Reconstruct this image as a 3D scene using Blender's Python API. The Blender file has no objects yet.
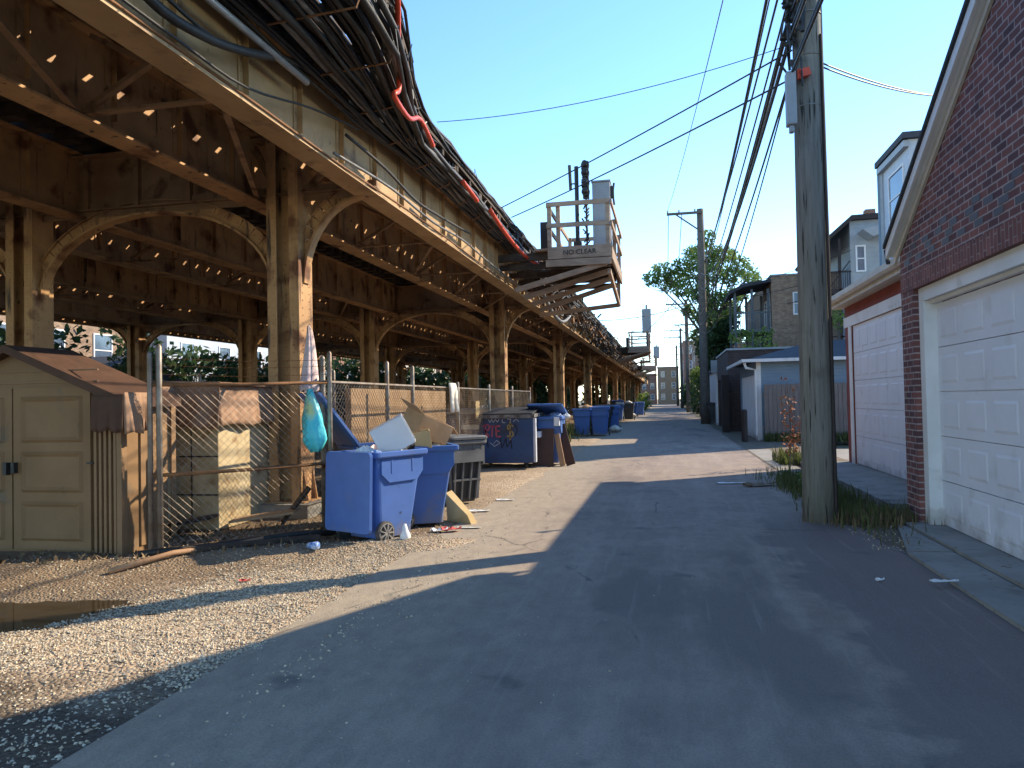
import bpy, math, random
import numpy as np
from mathutils import Vector, Matrix
R = random.Random(7)
PI = math.pi
sc = bpy.context.scene
COL = sc.collection
V = Vector

# ------------------------------------------------------------------ mesh helper
class MB:
    def __init__(s): s.v = []; s.f = []
    def add(s, vs, fs):
        n = len(s.v); s.v += [tuple(p) for p in vs]; s.f += [tuple(i + n for i in f) for f in fs]; return s
    def box(s, x0, x1, y0, y1, z0, z1):
        vs = [(x, y, z) for x in (x0, x1) for y in (y0, y1) for z in (z0, z1)]
        return s.add(vs, [(0, 1, 3, 2), (4, 6, 7, 5), (0, 4, 5, 1), (2, 3, 7, 6), (0, 2, 6, 4), (1, 5, 7, 3)])
    def beam(s, a, b, w, h, up=(0, 0, 1)):
        a = V(a); b = V(b); d = (b - a).normalized(); u = V(up)
        if abs(d.dot(u)) > .98: u = V((1, 0, 0))
        r = d.cross(u).normalized(); u = r.cross(d)
        vs = [p + r * (i * w / 2) + u * (j * h / 2) for p in (a, b) for (i, j) in ((-1, -1), (1, -1), (1, 1), (-1, 1))]
        return s.add(vs, [(3, 2, 1, 0), (4, 5, 6, 7), (0, 1, 5, 4), (1, 2, 6, 5), (2, 3, 7, 6), (3, 0, 4, 7)])
    def tube(s, pts, r, n=6, cap=True):
        pts = [V(p) for p in pts]; m = len(pts); rs = r if isinstance(r, (list, tuple)) else [r] * m
        vs = []; fs = []; u = None
        for i, p in enumerate(pts):
            d = (pts[min(i + 1, m - 1)] - pts[max(i - 1, 0)]).normalized()
            if u is None:
                u = d.orthogonal().normalized()
            else:
                u = (u - d * u.dot(d))
                u = u.normalized() if u.length > 1e-6 else d.orthogonal().normalized()
            w = d.cross(u)
            vs += [p + (u * math.cos(2 * PI * k / n) + w * math.sin(2 * PI * k / n)) * rs[i] for k in range(n)]
        for i in range(m - 1):
            for k in range(n):
                a = i * n + k; b = i * n + (k + 1) % n
                fs.append((a, b, b + n, a + n))
        if cap: fs += [tuple(reversed(range(n))), tuple(range((m - 1) * n, m * n))]
        return s.add(vs, fs)
    def prism(s, poly, d, axis='y', at=0.0):
        # poly 2d points extruded along axis from at to at+d
        def P(a, b, t): return {'y': (a, t, b), 'x': (t, a, b), 'z': (a, b, t)}[axis]
        n = len(poly)
        vs = [P(a, b, at) for a, b in poly] + [P(a, b, at + d) for a, b in poly]
        fs = [tuple(range(n)), tuple(reversed(range(n, 2 * n)))]
        fs += [(i, (i + 1) % n, (i + 1) % n + n, i + n) for i in range(n)]
        return s.add(vs, fs)
    def loft(s, rings, cap=True):
        n = len(rings[0]); vs = [p for r in rings for p in r]; fs = []
        for i in range(len(rings) - 1):
            for k in range(n):
                a = i * n + k; b = i * n + (k + 1) % n
                fs.append((a, b, b + n, a + n))
        if cap: fs += [tuple(reversed(range(n))), tuple(range((len(rings) - 1) * n, len(rings) * n))]
        return s.add(vs, fs)
    def xf(s, M):
        s.v = [tuple(M @ V(p)) for p in s.v]; return s
    def rivet(s, p, nrm, r=.018):
        p = V(p); nv = V(nrm); a = nv.orthogonal().normalized(); b = nv.cross(a)
        vs = [p + (a * math.cos(k * PI / 2) + b * math.sin(k * PI / 2)) * r for k in range(4)] + [p + nv * r * .8]
        return s.add(vs, [(0, 1, 4), (1, 2, 4), (2, 3, 4), (3, 0, 4)])

ORG = {}
def build(name, mb, mat, parent=None, smooth=False, org=None, bevel=0):
    """one mesh object; geometry given in world coords (or in the parent's local coords when the parent sits at 0)"""
    v = np.array(mb.v, dtype=float)
    if parent is not None: o0 = np.array(ORG[parent])
    elif org is not None: o0 = np.array(org, dtype=float)
    else: o0 = np.array([(v[:, 0].min() + v[:, 0].max()) / 2, (v[:, 1].min() + v[:, 1].max()) / 2, v[:, 2].min()])
    me = bpy.data.meshes.new(name)
    me.from_pydata((v - o0).tolist(), [], mb.f)
    me.materials.append(mat)
    if smooth: me.polygons.foreach_set('use_smooth', [True] * len(me.polygons))
    me.update()
    o = bpy.data.objects.new(name, me); COL.objects.link(o)
    if parent is not None: o.parent = parent
    else: o.location = o0.tolist()
    ORG[o] = tuple(o0)
    if bevel:
        b = o.modifiers.new('bevel', 'BEVEL'); b.width = bevel; b.segments = 2; b.limit_method = 'ANGLE'
    return o
def quads(name, P, mat, kind=None, parent=None, n=4):
    """fast: P array (m*n,3) of separate n-gons"""
    m = len(P) // n
    o0 = np.array(ORG[parent]) if parent is not None else np.zeros(3)
    me = bpy.data.meshes.new(name)
    me.vertices.add(len(P)); me.vertices.foreach_set('co', (P - o0).ravel())
    me.loops.add(len(P)); me.loops.foreach_set('vertex_index', np.arange(len(P), dtype=np.int32))
    me.polygons.add(m); me.polygons.foreach_set('loop_start', np.arange(0, len(P), n, dtype=np.int32))
    me.polygons.foreach_set('loop_total', np.full(m, n, dtype=np.int32))
    me.materials.append(mat); me.update(calc_edges=True)
    o = bpy.data.objects.new(name, me); COL.objects.link(o)
    if parent is not None: o.parent = parent
    ORG[o] = tuple(o0)
    return o
def empty(name, loc, label=None, cat=None, group=None):
    o = bpy.data.objects.new(name, None); COL.objects.link(o); o.location = loc; o.empty_display_size = .2
    ORG[o] = tuple(loc)
    if label: tag(o, label, cat, group)
    return o
def tag(o, label=None, cat=None, group=None, kind=None):
    if label: o['label'] = label
    if cat: o['category'] = cat
    if group: o['group'] = group
    if kind: o['kind'] = kind
    return o
def struct(o): o['kind'] = 'structure'; return o
def kids(o): return [c for c in COL.objects if c.parent == o]
def copy_tree(o, loc=None, rz=None, label=None, sc_=None):
    c = o.copy(); COL.objects.link(c)
    if loc is not None: c.location = loc
    if rz is not None: c.rotation_euler[2] = rz
    if sc_ is not None: c.scale = sc_
    if label: c['label'] = label
    for ch in kids(o):
        d = ch.copy(); COL.objects.link(d); d.parent = c
        for g in kids(ch):
            e = g.copy(); COL.objects.link(e); e.parent = d
    return c

# ------------------------------------------------------------------ materials
def M(name, c1, c2=None, scale=3.0, rough=.8, bump=.0, bscale=40., metal=0., spots=None, stretch=(1, 1, 1), spec=.3, detail=6., trans=0., alpha=1.):
    m = bpy.data.materials.new(name); m.use_nodes = True; nt = m.node_tree; N = nt.nodes; L = nt.links
    b = N['Principled BSDF']; b.inputs['Roughness'].default_value = rough; b.inputs['Metallic'].default_value = metal
    b.inputs['Specular IOR Level'].default_value = spec
    tc = N.new('ShaderNodeTexCoord'); mp = N.new('ShaderNodeMapping'); mp.inputs['Scale'].default_value = stretch
    L.new(tc.outputs['Object'], mp.inputs[0])
    c1 = tuple(c1) + (1,); out = None
    if c2 is not None:
        n = N.new('ShaderNodeTexNoise'); n.inputs['Scale'].default_value = scale; n.inputs['Detail'].default_value = detail
        n.inputs['Roughness'].default_value = .62
        L.new(mp.outputs[0], n.inputs['Vector'])
        r = N.new('ShaderNodeValToRGB'); r.color_ramp.elements[0].position = .36; r.color_ramp.elements[1].position = .64
        r.color_ramp.elements[0].color = c1; r.color_ramp.elements[1].color = tuple(c2) + (1,)
        L.new(n.outputs['Fac'], r.inputs[0]); out = r.outputs[0]
    else:
        rgb = N.new('ShaderNodeRGB'); rgb.outputs[0].default_value = c1; out = rgb.outputs[0]
    for sp in (spots or []):
        col, ss, lo, hi = sp[:4]
        mp2 = N.new('ShaderNodeMapping'); mp2.inputs['Scale'].default_value = sp[4] if len(sp) > 4 else (1, 1, 1)
        mp2.inputs['Location'].default_value = (ss, 3.1, 1.7)
        L.new(tc.outputs['Object'], mp2.inputs[0])
        n = N.new('ShaderNodeTexNoise'); n.inputs['Scale'].default_value = ss; n.inputs['Detail'].default_value = 5
        L.new(mp2.outputs[0], n.inputs['Vector'])
        r = N.new('ShaderNodeMapRange'); r.inputs[1].default_value = lo; r.inputs[2].default_value = hi; r.clamp = True
        L.new(n.outputs['Fac'], r.inputs[0])
        mx = N.new('ShaderNodeMix'); mx.data_type = 'RGBA'; mx.inputs[7].default_value = tuple(col) + (1,)
        L.new(r.outputs[0], mx.inputs[0]); L.new(out, mx.inputs[6]); out = mx.outputs[2]
    L.new(out, b.inputs['Base Color'])
    if bump:
        n = N.new('ShaderNodeTexNoise'); n.inputs['Scale'].default_value = bscale; n.inputs['Detail'].default_value = 5
        L.new(mp.outputs[0], n.inputs['Vector'])
        bp = N.new('ShaderNodeBump'); bp.inputs['Strength'].default_value = bump; bp.inputs['Distance'].default_value = .02
        L.new(n.outputs['Fac'], bp.inputs['Height']); L.new(bp.outputs[0], b.inputs['Normal'])
    if trans: b.inputs['Transmission Weight'].default_value = trans
    if alpha < 1: b.inputs['Alpha'].default_value = alpha
    return m
def brick_mat(name, ca, cb, mortar, bw=.21, bh=.075, msize=.008, dark=None, vertical=False):
    m = M(name, ca, cb, rough=.85); nt = m.node_tree; N = nt.nodes; L = nt.links; b = N['Principled BSDF']
    tc = N.new('ShaderNodeTexCoord'); sx = N.new('ShaderNodeSeparateXYZ'); L.new(tc.outputs['Object'], sx.inputs[0])
    ad = N.new('ShaderNodeMath'); L.new(sx.outputs[0], ad.inputs[0]); L.new(sx.outputs[1], ad.inputs[1])
    cx = N.new('ShaderNodeCombineXYZ')
    L.new(ad.outputs[0], cx.inputs[1 if vertical else 0]); L.new(sx.outputs[2], cx.inputs[0 if vertical else 1])
    br = N.new('ShaderNodeTexBrick'); L.new(cx.outputs[0], br.inputs['Vector'])
    br.inputs['Scale'].default_value = 1; br.inputs['Brick Width'].default_value = bw; br.inputs['Row Height'].default_value = bh
    br.inputs['Mortar Size'].default_value = msize; br.inputs['Mortar Smooth'].default_value = .2; br.inputs['Bias'].default_value = -.1
    br.inputs['Color1'].default_value = tuple(ca) + (1,); br.inputs['Color2'].default_value = tuple(cb) + (1,)
    br.inputs['Mortar'].default_value = tuple(mortar) + (1,)
    n = N.new('ShaderNodeTexNoise'); n.inputs['Scale'].default_value = 4; n.inputs['Detail'].default_value = 8
    L.new(cx.outputs[0], n.inputs['Vector'])
    mx = N.new('ShaderNodeMix'); mx.data_type = 'RGBA'; mx.blend_type = 'MULTIPLY'; mx.inputs[0].default_value = .55
    r = N.new('ShaderNodeValToRGB'); r.color_ramp.elements[0].position = .3; r.color_ramp.elements[1].position = .7
    r.color_ramp.elements[0].color = (.5, .5, .5, 1); r.color_ramp.elements[1].color = (1.15, 1.1, 1.05, 1)
    L.new(n.outputs['Fac'], r.inputs[0]); L.new(br.outputs['Color'], mx.inputs[6]); L.new(r.outputs[0], mx.inputs[7])
    L.new(mx.outputs[2], b.inputs['Base Color'])
    bp = N.new('ShaderNodeBump'); bp.inputs['Strength'].default_value = .6; bp.inputs['Distance'].default_value = .008; bp.invert = True
    L.new(br.outputs['Fac'], bp.inputs['Height']); L.new(bp.outputs[0], b.inputs['Normal'])
    return m

steel = M('painted_steel', (.50, .285, .125), (.34, .185, .08), 1.3, .62, .15, 30, spots=[((.15, .06, .025), 2.2, .54, .68), ((.06, .045, .035), 7, .66, .76), ((.07, .045, .03), 3., .6, .72, (3, 3, .35))])
steel_dk = M('weathered_steel', (.33, .195, .10), (.22, .125, .065), 1.7, .7, .2, 30, spots=[((.09, .04, .02), 3, .55, .7)])
fascia_m = M('cream_fascia_paint', (.47, .30, .145), (.34, .205, .09), 1.1, .6, .15, 30, spots=[((.2, .11, .06), 3, .56, .72, (1, 1, .5)), ((.09, .065, .05), 8, .66, .76)])
steel_rust = M('rusty_steel', (.26, .12, .05), (.15, .075, .035), 5, .8, .3, 60)
tie_m = M('creosoted_timber', (.075, .055, .042), (.04, .03, .025), 5, .9, .4, 30, stretch=(1, 1, 1))
plank_m = M('old_walkway_timber', (.10, .075, .055), (.05, .038, .03), 4, .9, .4, 30, stretch=(1, .1, 1))
rail_m = M('rail_steel', (.16, .12, .1), (.1, .07, .05), 5, .4, metal=.7)
black_m = M('black_cable_rubber', (.022, .021, .021), (.04, .036, .033), 6, .55)
grey_cab = M('grey_cable_jacket', (.22, .21, .2), (.12, .115, .11), 6, .5)
pipe_m = M('galvanised_conduit', (.42, .42, .42), (.3, .29, .28), 6, .45, metal=.4)
orange_m = M('orange_conduit_plastic', (.62, .07, .025), (.5, .055, .02), 4, .45)
newwood = M('weathered_pine_boards', (.40, .28, .19), (.28, .19, .13), 3, .85, .3, 40, stretch=(1, 1, 4))
sign_grey = M('grey_enamel_steel', (.36, .37, .37), (.3, .31, .31), 3, .5)
conc = M('old_concrete', (.30, .28, .25), (.22, .205, .18), 1.6, .9, .3, 60, spots=[((.12, .11, .1), 2.5, .58, .75), ((.16, .13, .1), 11, .62, .7)])
pole_m = M('weathered_pole_wood', (.24, .225, .19), (.16, .15, .125), 5, .9, .6, 22, stretch=(5, 5, .25), spots=[((.04, .034, .028), 6, .6, .68, (5, 5, .3)), ((.055, .05, .045), 1.2, .55, .75)])
pole_far = M('far_pole_wood', (.14, .12, .1), (.1, .085, .07), 5, .9)
galv = M('galvanised_steel', (.30, .27, .23), (.2, .15, .11), 5, .5, metal=.5, spots=[((.13, .06, .03), 5, .55, .7)])
wirem = M('galvanised_wire', (.33, .28, .22), (.24, .18, .13), 5, .5, metal=.4)
blue_m = M('blue_cart_plastic', (.075, .15, .42), (.06, .13, .36), 2.5, .42, .05, 200, spots=[((.12, .14, .24), 2.5, .62, .85), ((.03, .04, .07), 8, .68, .76)])
blue2_m = M('worn_blue_cart_plastic', (.065, .13, .36), (.06, .14, .34), 2.5, .5, spots=[((.14, .14, .18), 3, .62, .8)])
blackp = M('black_cart_plastic', (.028, .03, .032), (.045, .046, .046), 3, .45)
greyp = M('faded_black_plastic', (.17, .17, .165), (.11, .11, .11), 3, .5)
tyre = M('hard_rubber', (.05, .048, .045), (.08, .075, .07), 9, .8)
hub_m = M('dusty_grey_hub', (.3, .28, .26), (.2, .19, .18), 8, .7)
dump_m = M('dark_blue_dumpster_paint', (.02, .055, .15), (.03, .07, .17), 1.5, .45, .1, 20, spots=[((.03, .03, .035), 1.5, .5, .7), ((.12, .06, .03), 7, .68, .75)])
dump_rim = M('worn_dumpster_rim', (.22, .22, .22), (.08, .06, .05), 7, .6)
lidp = M('dumpster_lid_plastic', (.03, .032, .038), (.05, .052, .06), 3, .6)
card = M('corrugated_cardboard', (.46, .30, .17), (.38, .24, .13), 4, .9, .1, 40)
card2 = M('pale_cardboard', (.55, .40, .2), (.45, .32, .15), 4, .9)
clearp = M('milky_clear_plastic', (.85, .87, .90), (.78, .80, .83), 3, .25, trans=.3)
bag_m = M('turquoise_bag_film', (.05, .55, .66), (.16, .72, .76), 4, .35, .6, 12, spots=[((.5, .62, .3), 2.2, .62, .74)])
sheet_m = M('pale_lilac_film', (.78, .62, .56), (.66, .5, .5), 4, .5, .4, 14)
white_m = M('white_paper', (.75, .74, .72), (.62, .62, .6), 7, .8)
cloth_m = M('off_white_cloth', (.66, .63, .54), (.55, .52, .44), 7, .95, .4, 30)
red_m = M('red_plastic_scrap', (.55, .05, .04), (.45, .1, .08), 9, .5)
blue_scr = M('blue_plastic_scrap', (.05, .15, .5), (.5, .6, .7), 20, .5)
brownb = M('brown_laminate_board', (.085, .04, .028), (.06, .03, .02), 4, .6)
oakb = M('tan_board_edge', (.42, .24, .13), (.34, .19, .1), 6, .7, stretch=(3, 3, .4))
shed_m = M('cream_shed_plastic', (.25, .145, .068), (.20, .115, .052), 1.5, .65, .08, 60, spots=[((.12, .10, .07), 2.6, .62, .78), ((.07, .06, .045), 6, .68, .74, (1, 1, .3))])
shed_edge = M('shed_panel_trim', (.27, .16, .08), (.22, .13, .064), 2, .65)
tarp_m = M('brown_tarpaulin', (.10, .05, .03), (.07, .035, .022), 3, .75, .5, 9)
tarp_lt = M('faded_tan_tarpaulin', (.36, .22, .14), (.26, .15, .09), 4, .85, .7, 10)
cab_m = M('stained_cream_cabinet', (.52, .42, .26), (.40, .30, .16), 3, .8, spots=[((.25, .14, .06), 4, .55, .7)])
doorw = M('white_door_enamel', (.74, .73, .76), (.68, .67, .70), 1.2, .5, .05, 60, spots=[((.5, .48, .46), 2.3, .6, .85)])
def splash(m, zt=.45, col=(.22, .18, .14), amt=.75):
    nt = m.node_tree; N = nt.nodes; L = nt.links; b = N['Principled BSDF']; src = b.inputs['Base Color'].links[0].from_socket
    tc = N.new('ShaderNodeTexCoord'); sx = N.new('ShaderNodeSeparateXYZ'); L.new(tc.outputs['Object'], sx.inputs[0])
    n = N.new('ShaderNodeTexNoise'); n.inputs['Scale'].default_value = 5; n.inputs['Detail'].default_value = 8; L.new(tc.outputs['Object'], n.inputs[0])
    a = N.new('ShaderNodeMath'); a.operation = 'MULTIPLY_ADD'; a.inputs[1].default_value = -zt * 1.6; L.new(n.outputs['Fac'], a.inputs[0]); L.new(sx.outputs[2], a.inputs[2])
    r = N.new('ShaderNodeMapRange'); r.inputs[1].default_value = -zt * .25; r.inputs[2].default_value = -zt * .95; r.inputs[4].default_value = amt; L.new(a.outputs[0], r.inputs[0])
    x = N.new('ShaderNodeMix'); x.data_type = 'RGBA'; x.inputs[7].default_value = tuple(col) + (1,); L.new(r.outputs[0], x.inputs[0]); L.new(src, x.inputs[6]); L.new(x.outputs[2], b.inputs['Base Color'])
trimw = M('white_trim_paint', (.76, .74, .72), (.66, .64, .61), 1.5, .6, .1, 60, spots=[((.45, .41, .36), 3, .62, .8)])
splash(doorw); splash(trimw, .5); splash(blue_m, .35, (.2, .17, .14), .7); splash(blue2_m, .4, (.2, .17, .14), .7); splash(blackp, .3, (.16, .13, .1), .6)
cream_t = M('cream_gutter_paint', (.60, .54, .44), (.5, .45, .37), 3, .6)
red_wall = M('red_painted_board', (.24, .06, .045), (.19, .05, .04), 2.5, .8)
brick1 = brick_mat('dark_red_brick', (.23, .09, .075), (.085, .045, .055), (.36, .29, .28), .215, .077, .009)
brick1v = brick_mat('soldier_course_brick', (.25, .10, .085), (.14, .06, .055), (.28, .21, .2), .215, .077, .007, vertical=True)
brick2 = brick_mat('tan_common_brick', (.34, .22, .14), (.22, .13, .085), (.3, .26, .2))
brick3 = brick_mat('brown_garage_brick', (.10, .06, .05), (.06, .04, .035), (.12, .1, .09))
brick4 = brick_mat('orange_red_brick', (.30, .13, .08), (.2, .09, .06), (.3, .26, .22))
def siding(name, c, c2, pitch=.2):
    m = M(name, c, c2, 2, .6); nt = m.node_tree; N = nt.nodes; L = nt.links
    tc = N.new('ShaderNodeTexCoord'); w = N.new('ShaderNodeTexWave'); w.wave_profile = 'SAW'; w.bands_direction = 'Z'
    w.inputs['Scale'].default_value = PI / 10 / pitch * 1.0 / 1.0
    L.new(tc.outputs['Object'], w.inputs[0]); bp = N.new('ShaderNodeBump'); bp.inputs['Strength'].default_value = .9; bp.inputs['Distance'].default_value = .03
    L.new(w.outputs['Fac'], bp.inputs['Height']); L.new(bp.outputs[0], N['Principled BSDF'].inputs['Normal'])
    return m
sid_blue = siding('blue_grey_siding', (.20, .28, .36), (.17, .25, .33), .12)
sid_white = siding('pale_siding', (.52, .55, .60), (.46, .5, .55), .2)
sid_grey = siding('grey_siding', (.34, .36, .37), (.29, .31, .32), .25)
sid_tan = siding('beige_siding', (.55, .48, .38), (.5, .44, .34), .2)
fence_w = M('weathered_fence_boards', (.22, .18, .16), (.16, .13, .115), 4, .9, .2, 30, stretch=(6, 6, .5))
roof_m = M('asphalt_shingles', (.055, .058, .065), (.035, .037, .042), 12, .95, .4, 40)
roof_g = M('dark_roof_felt', (.05, .055, .065), (.07, .072, .08), 5, .9)
glass_m = M('window_glass', (.05, .07, .10), (.10, .14, .2), 1, .08, spec=.8)
dark_m = M('dark_brown_paint', (.045, .032, .028), (.03, .022, .02), 3, .7)
blk = M('black_iron', (.02, .02, .02), (.035, .033, .03), 6, .5)
leaf_a = M('ash_leaves', (.19, .27, .07), (.10, .17, .04), 1.2, .6)
leaf_b = M('dark_leaves', (.035, .065, .022), (.06, .10, .03), 1.2, .6)
leaf_c = M('yellow_green_leaves', (.20, .26, .05), (.10, .16, .03), 2, .6)
leaf_d = M('dry_red_leaves', (.38, .13, .06), (.26, .12, .05), 5, .8)
weed_m = M('weed_leaves', (.08, .11, .03), (.13, .13, .05), 3, .8)
dry_m = M('dry_weeds', (.22, .15, .08), (.12, .08, .045), 5, .9)
bark = M('grey_bark', (.14, .12, .10), (.09, .075, .06), 6, .9, .5, 20, stretch=(2, 2, .4))
for lm in (leaf_a, leaf_b, leaf_c, weed_m):
    lm.node_tree.nodes['Principled BSDF'].inputs['Subsurface Weight'].default_value = 0
    nt = lm.node_tree; N = nt.nodes; tl = N.new('ShaderNodeBsdfTranslucent'); ms = N.new('ShaderNodeMixShader'); ms.inputs[0].default_value = .35
    src = N['Principled BSDF'].inputs['Base Color'].links[0].from_socket
    nt.links.new(src, tl.inputs[0]); nt.links.new(N['Principled BSDF'].outputs[0], ms.inputs[1]); nt.links.new(tl.outputs[0], ms.inputs[2])
    nt.links.new(ms.outputs[0], N['Material Output'].inputs[0])

# asphalt: dusty centre, stretched tyre tracks, patches, cracks, fine aggregate
def asphalt():
    m = bpy.data.materials.new('alley_asphalt'); m.use_nodes = True; nt = m.node_tree; N = nt.nodes; L = nt.links; b = N['Principled BSDF']
    b.inputs['Roughness'].default_value = .88; b.inputs['Specular IOR Level'].default_value = .25
    tc = N.new('ShaderNodeTexCoord')
    def noise(scale, st=(1, 1, 1), det=6, ro=.6, loc=(0, 0, 0)):
        mp = N.new('ShaderNodeMapping'); mp.inputs['Scale'].default_value = st; mp.inputs['Location'].default_value = loc; L.new(tc.outputs['Object'], mp.inputs[0])
        n = N.new('ShaderNodeTexNoise'); n.inputs['Scale'].default_value = scale; n.inputs['Detail'].default_value = det; n.inputs['Roughness'].default_value = ro
        L.new(mp.outputs[0], n.inputs[0]); return n.outputs['Fac']
    def rng(s, a, b_, c=0, d=1):
        r = N.new('ShaderNodeMapRange'); r.inputs[1].default_value = a; r.inputs[2].default_value = b_; r.inputs[3].default_value = c; r.inputs[4].default_value = d
        r.interpolation_type = 'SMOOTHSTEP'; L.new(s, r.inputs[0]); return r.outputs[0]
    def mix(f, a, b_, mode='MIX'):
        x = N.new('ShaderNodeMix'); x.data_type = 'RGBA'; x.blend_type = mode
        if isinstance(f, float): x.inputs[0].default_value = f
        else: L.new(f, x.inputs[0])
        for i, s in ((6, a), (7, b_)):
            if isinstance(s, tuple): x.inputs[i].default_value = s + (1,)
            else: L.new(s, x.inputs[i])
        return x.outputs[2]
    def mul(a, b_):
        x = N.new('ShaderNodeMath'); x.operation = 'MULTIPLY'; L.new(a, x.inputs[0])
        if isinstance(b_, float): x.inputs[1].default_value = b_
        else: L.new(b_, x.inputs[1])
        return x.outputs[0]
    c = mix(rng(noise(1.1), .35, .65), (.285, .214, .168), (.365, .278, .218))
    c = mix(rng(noise(2.2, (1.2, .1, 1)), .45, .75), c, (.43, .34, .262))       # tyre tracks of dust
    c = mix(rng(noise(.5, (1, .35, 1), loc=(4, 1, 0)), .53, .62), c, (.215, .165, .135))        # darker repair patches
    sx = N.new('ShaderNodeSeparateXYZ'); L.new(tc.outputs['Object'], sx.inputs[0])
    # newer blacktop patch along the right side near the pole
    ad = N.new('ShaderNodeMath'); L.new(sx.outputs[0], ad.inputs[0]); L.new(mul(noise(1.3), 1.6), ad.inputs[1])
    yy = rng(sx.outputs[1], 11.5, 9.5, 0, 1)
    c = mix(mul(mul(rng(ad.outputs[0], 1.75, 1.95), yy), .75), c, (.165, .125, .115))
    # cream gravel dust at the left edge
    ad2 = N.new('ShaderNodeMath'); L.new(sx.outputs[0], ad2.inputs[0]); L.new(mul(noise(2.6), 1.8), ad2.inputs[1])
    c = mix(mul(rng(ad2.outputs[0], .3, -1.5), .85), c, (.44, .36, .255))
    c = mix(rng(noise(7, (1, .5, 1), 8, .75), .38, .66, 0, .4), c, (.18, .14, .115))
    c = mix(rng(noise(1.7, (1, 1, 1), 3, .5, (9, 2, 0)), .66, .74, 0, .6), c, (.10, .088, .078))      # oil stains
    c = mix(rng(noise(14, (1, .04, 1), 4), .55, .75, 0, .35), c, (.40, .35, .28))                 # fine scrape marks
    # fine aggregate
    vo = N.new('ShaderNodeTexVoronoi'); vo.inputs['Scale'].default_value = 75; L.new(tc.outputs['Object'], vo.inputs['Vector'])
    c = mix(rng(vo.outputs['Distance'], .0, .9, .35, 0), c, (.24, .23, .21))
    c = mix(rng(noise(70, det=4, ro=.8), .36, .60, .30, 0), c, (.10, .08, .07))
    # cracks
    v2 = N.new('ShaderNodeTexVoronoi'); v2.feature = 'DISTANCE_TO_EDGE'; v2.inputs['Scale'].default_value = .42
    mp = N.new('ShaderNodeMapping'); mp.inputs['Scale'].default_value = (1.2, .55, 1); L.new(tc.outputs['Object'], mp.inputs[0])
    nz = N.new('ShaderNodeTexNoise'); nz.inputs['Scale'].default_value = 2.5; nz.inputs['Detail'].default_value = 6; L.new(mp.outputs[0], nz.inputs[0])
    mv = N.new('ShaderNodeMix'); mv.data_type = 'VECTOR'; mv.inputs[0].default_value = .22; L.new(mp.outputs[0], mv.inputs[4]); L.new(nz.outputs['Color'], mv.inputs[5])
    L.new(mv.outputs[1], v2.inputs['Vector'])
    crack = mul(rng(v2.outputs['Distance'], .0, .008, 1, 0), rng(noise(.7, loc=(2, 5, 0)), .5, .6))
    c = mix(mul(crack, .55), c, (.035, .032, .03))
    L.new(c, b.inputs['Base Color'])
    bp = N.new('ShaderNodeBump'); bp.inputs['Strength'].default_value = .6; bp.inputs['Distance'].default_value = .01
    L.new(noise(60, det=6), bp.inputs['Height'])
    L.new(bp.outputs[0], b.inputs['Normal'])
    return m
asph = asphalt()
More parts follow.
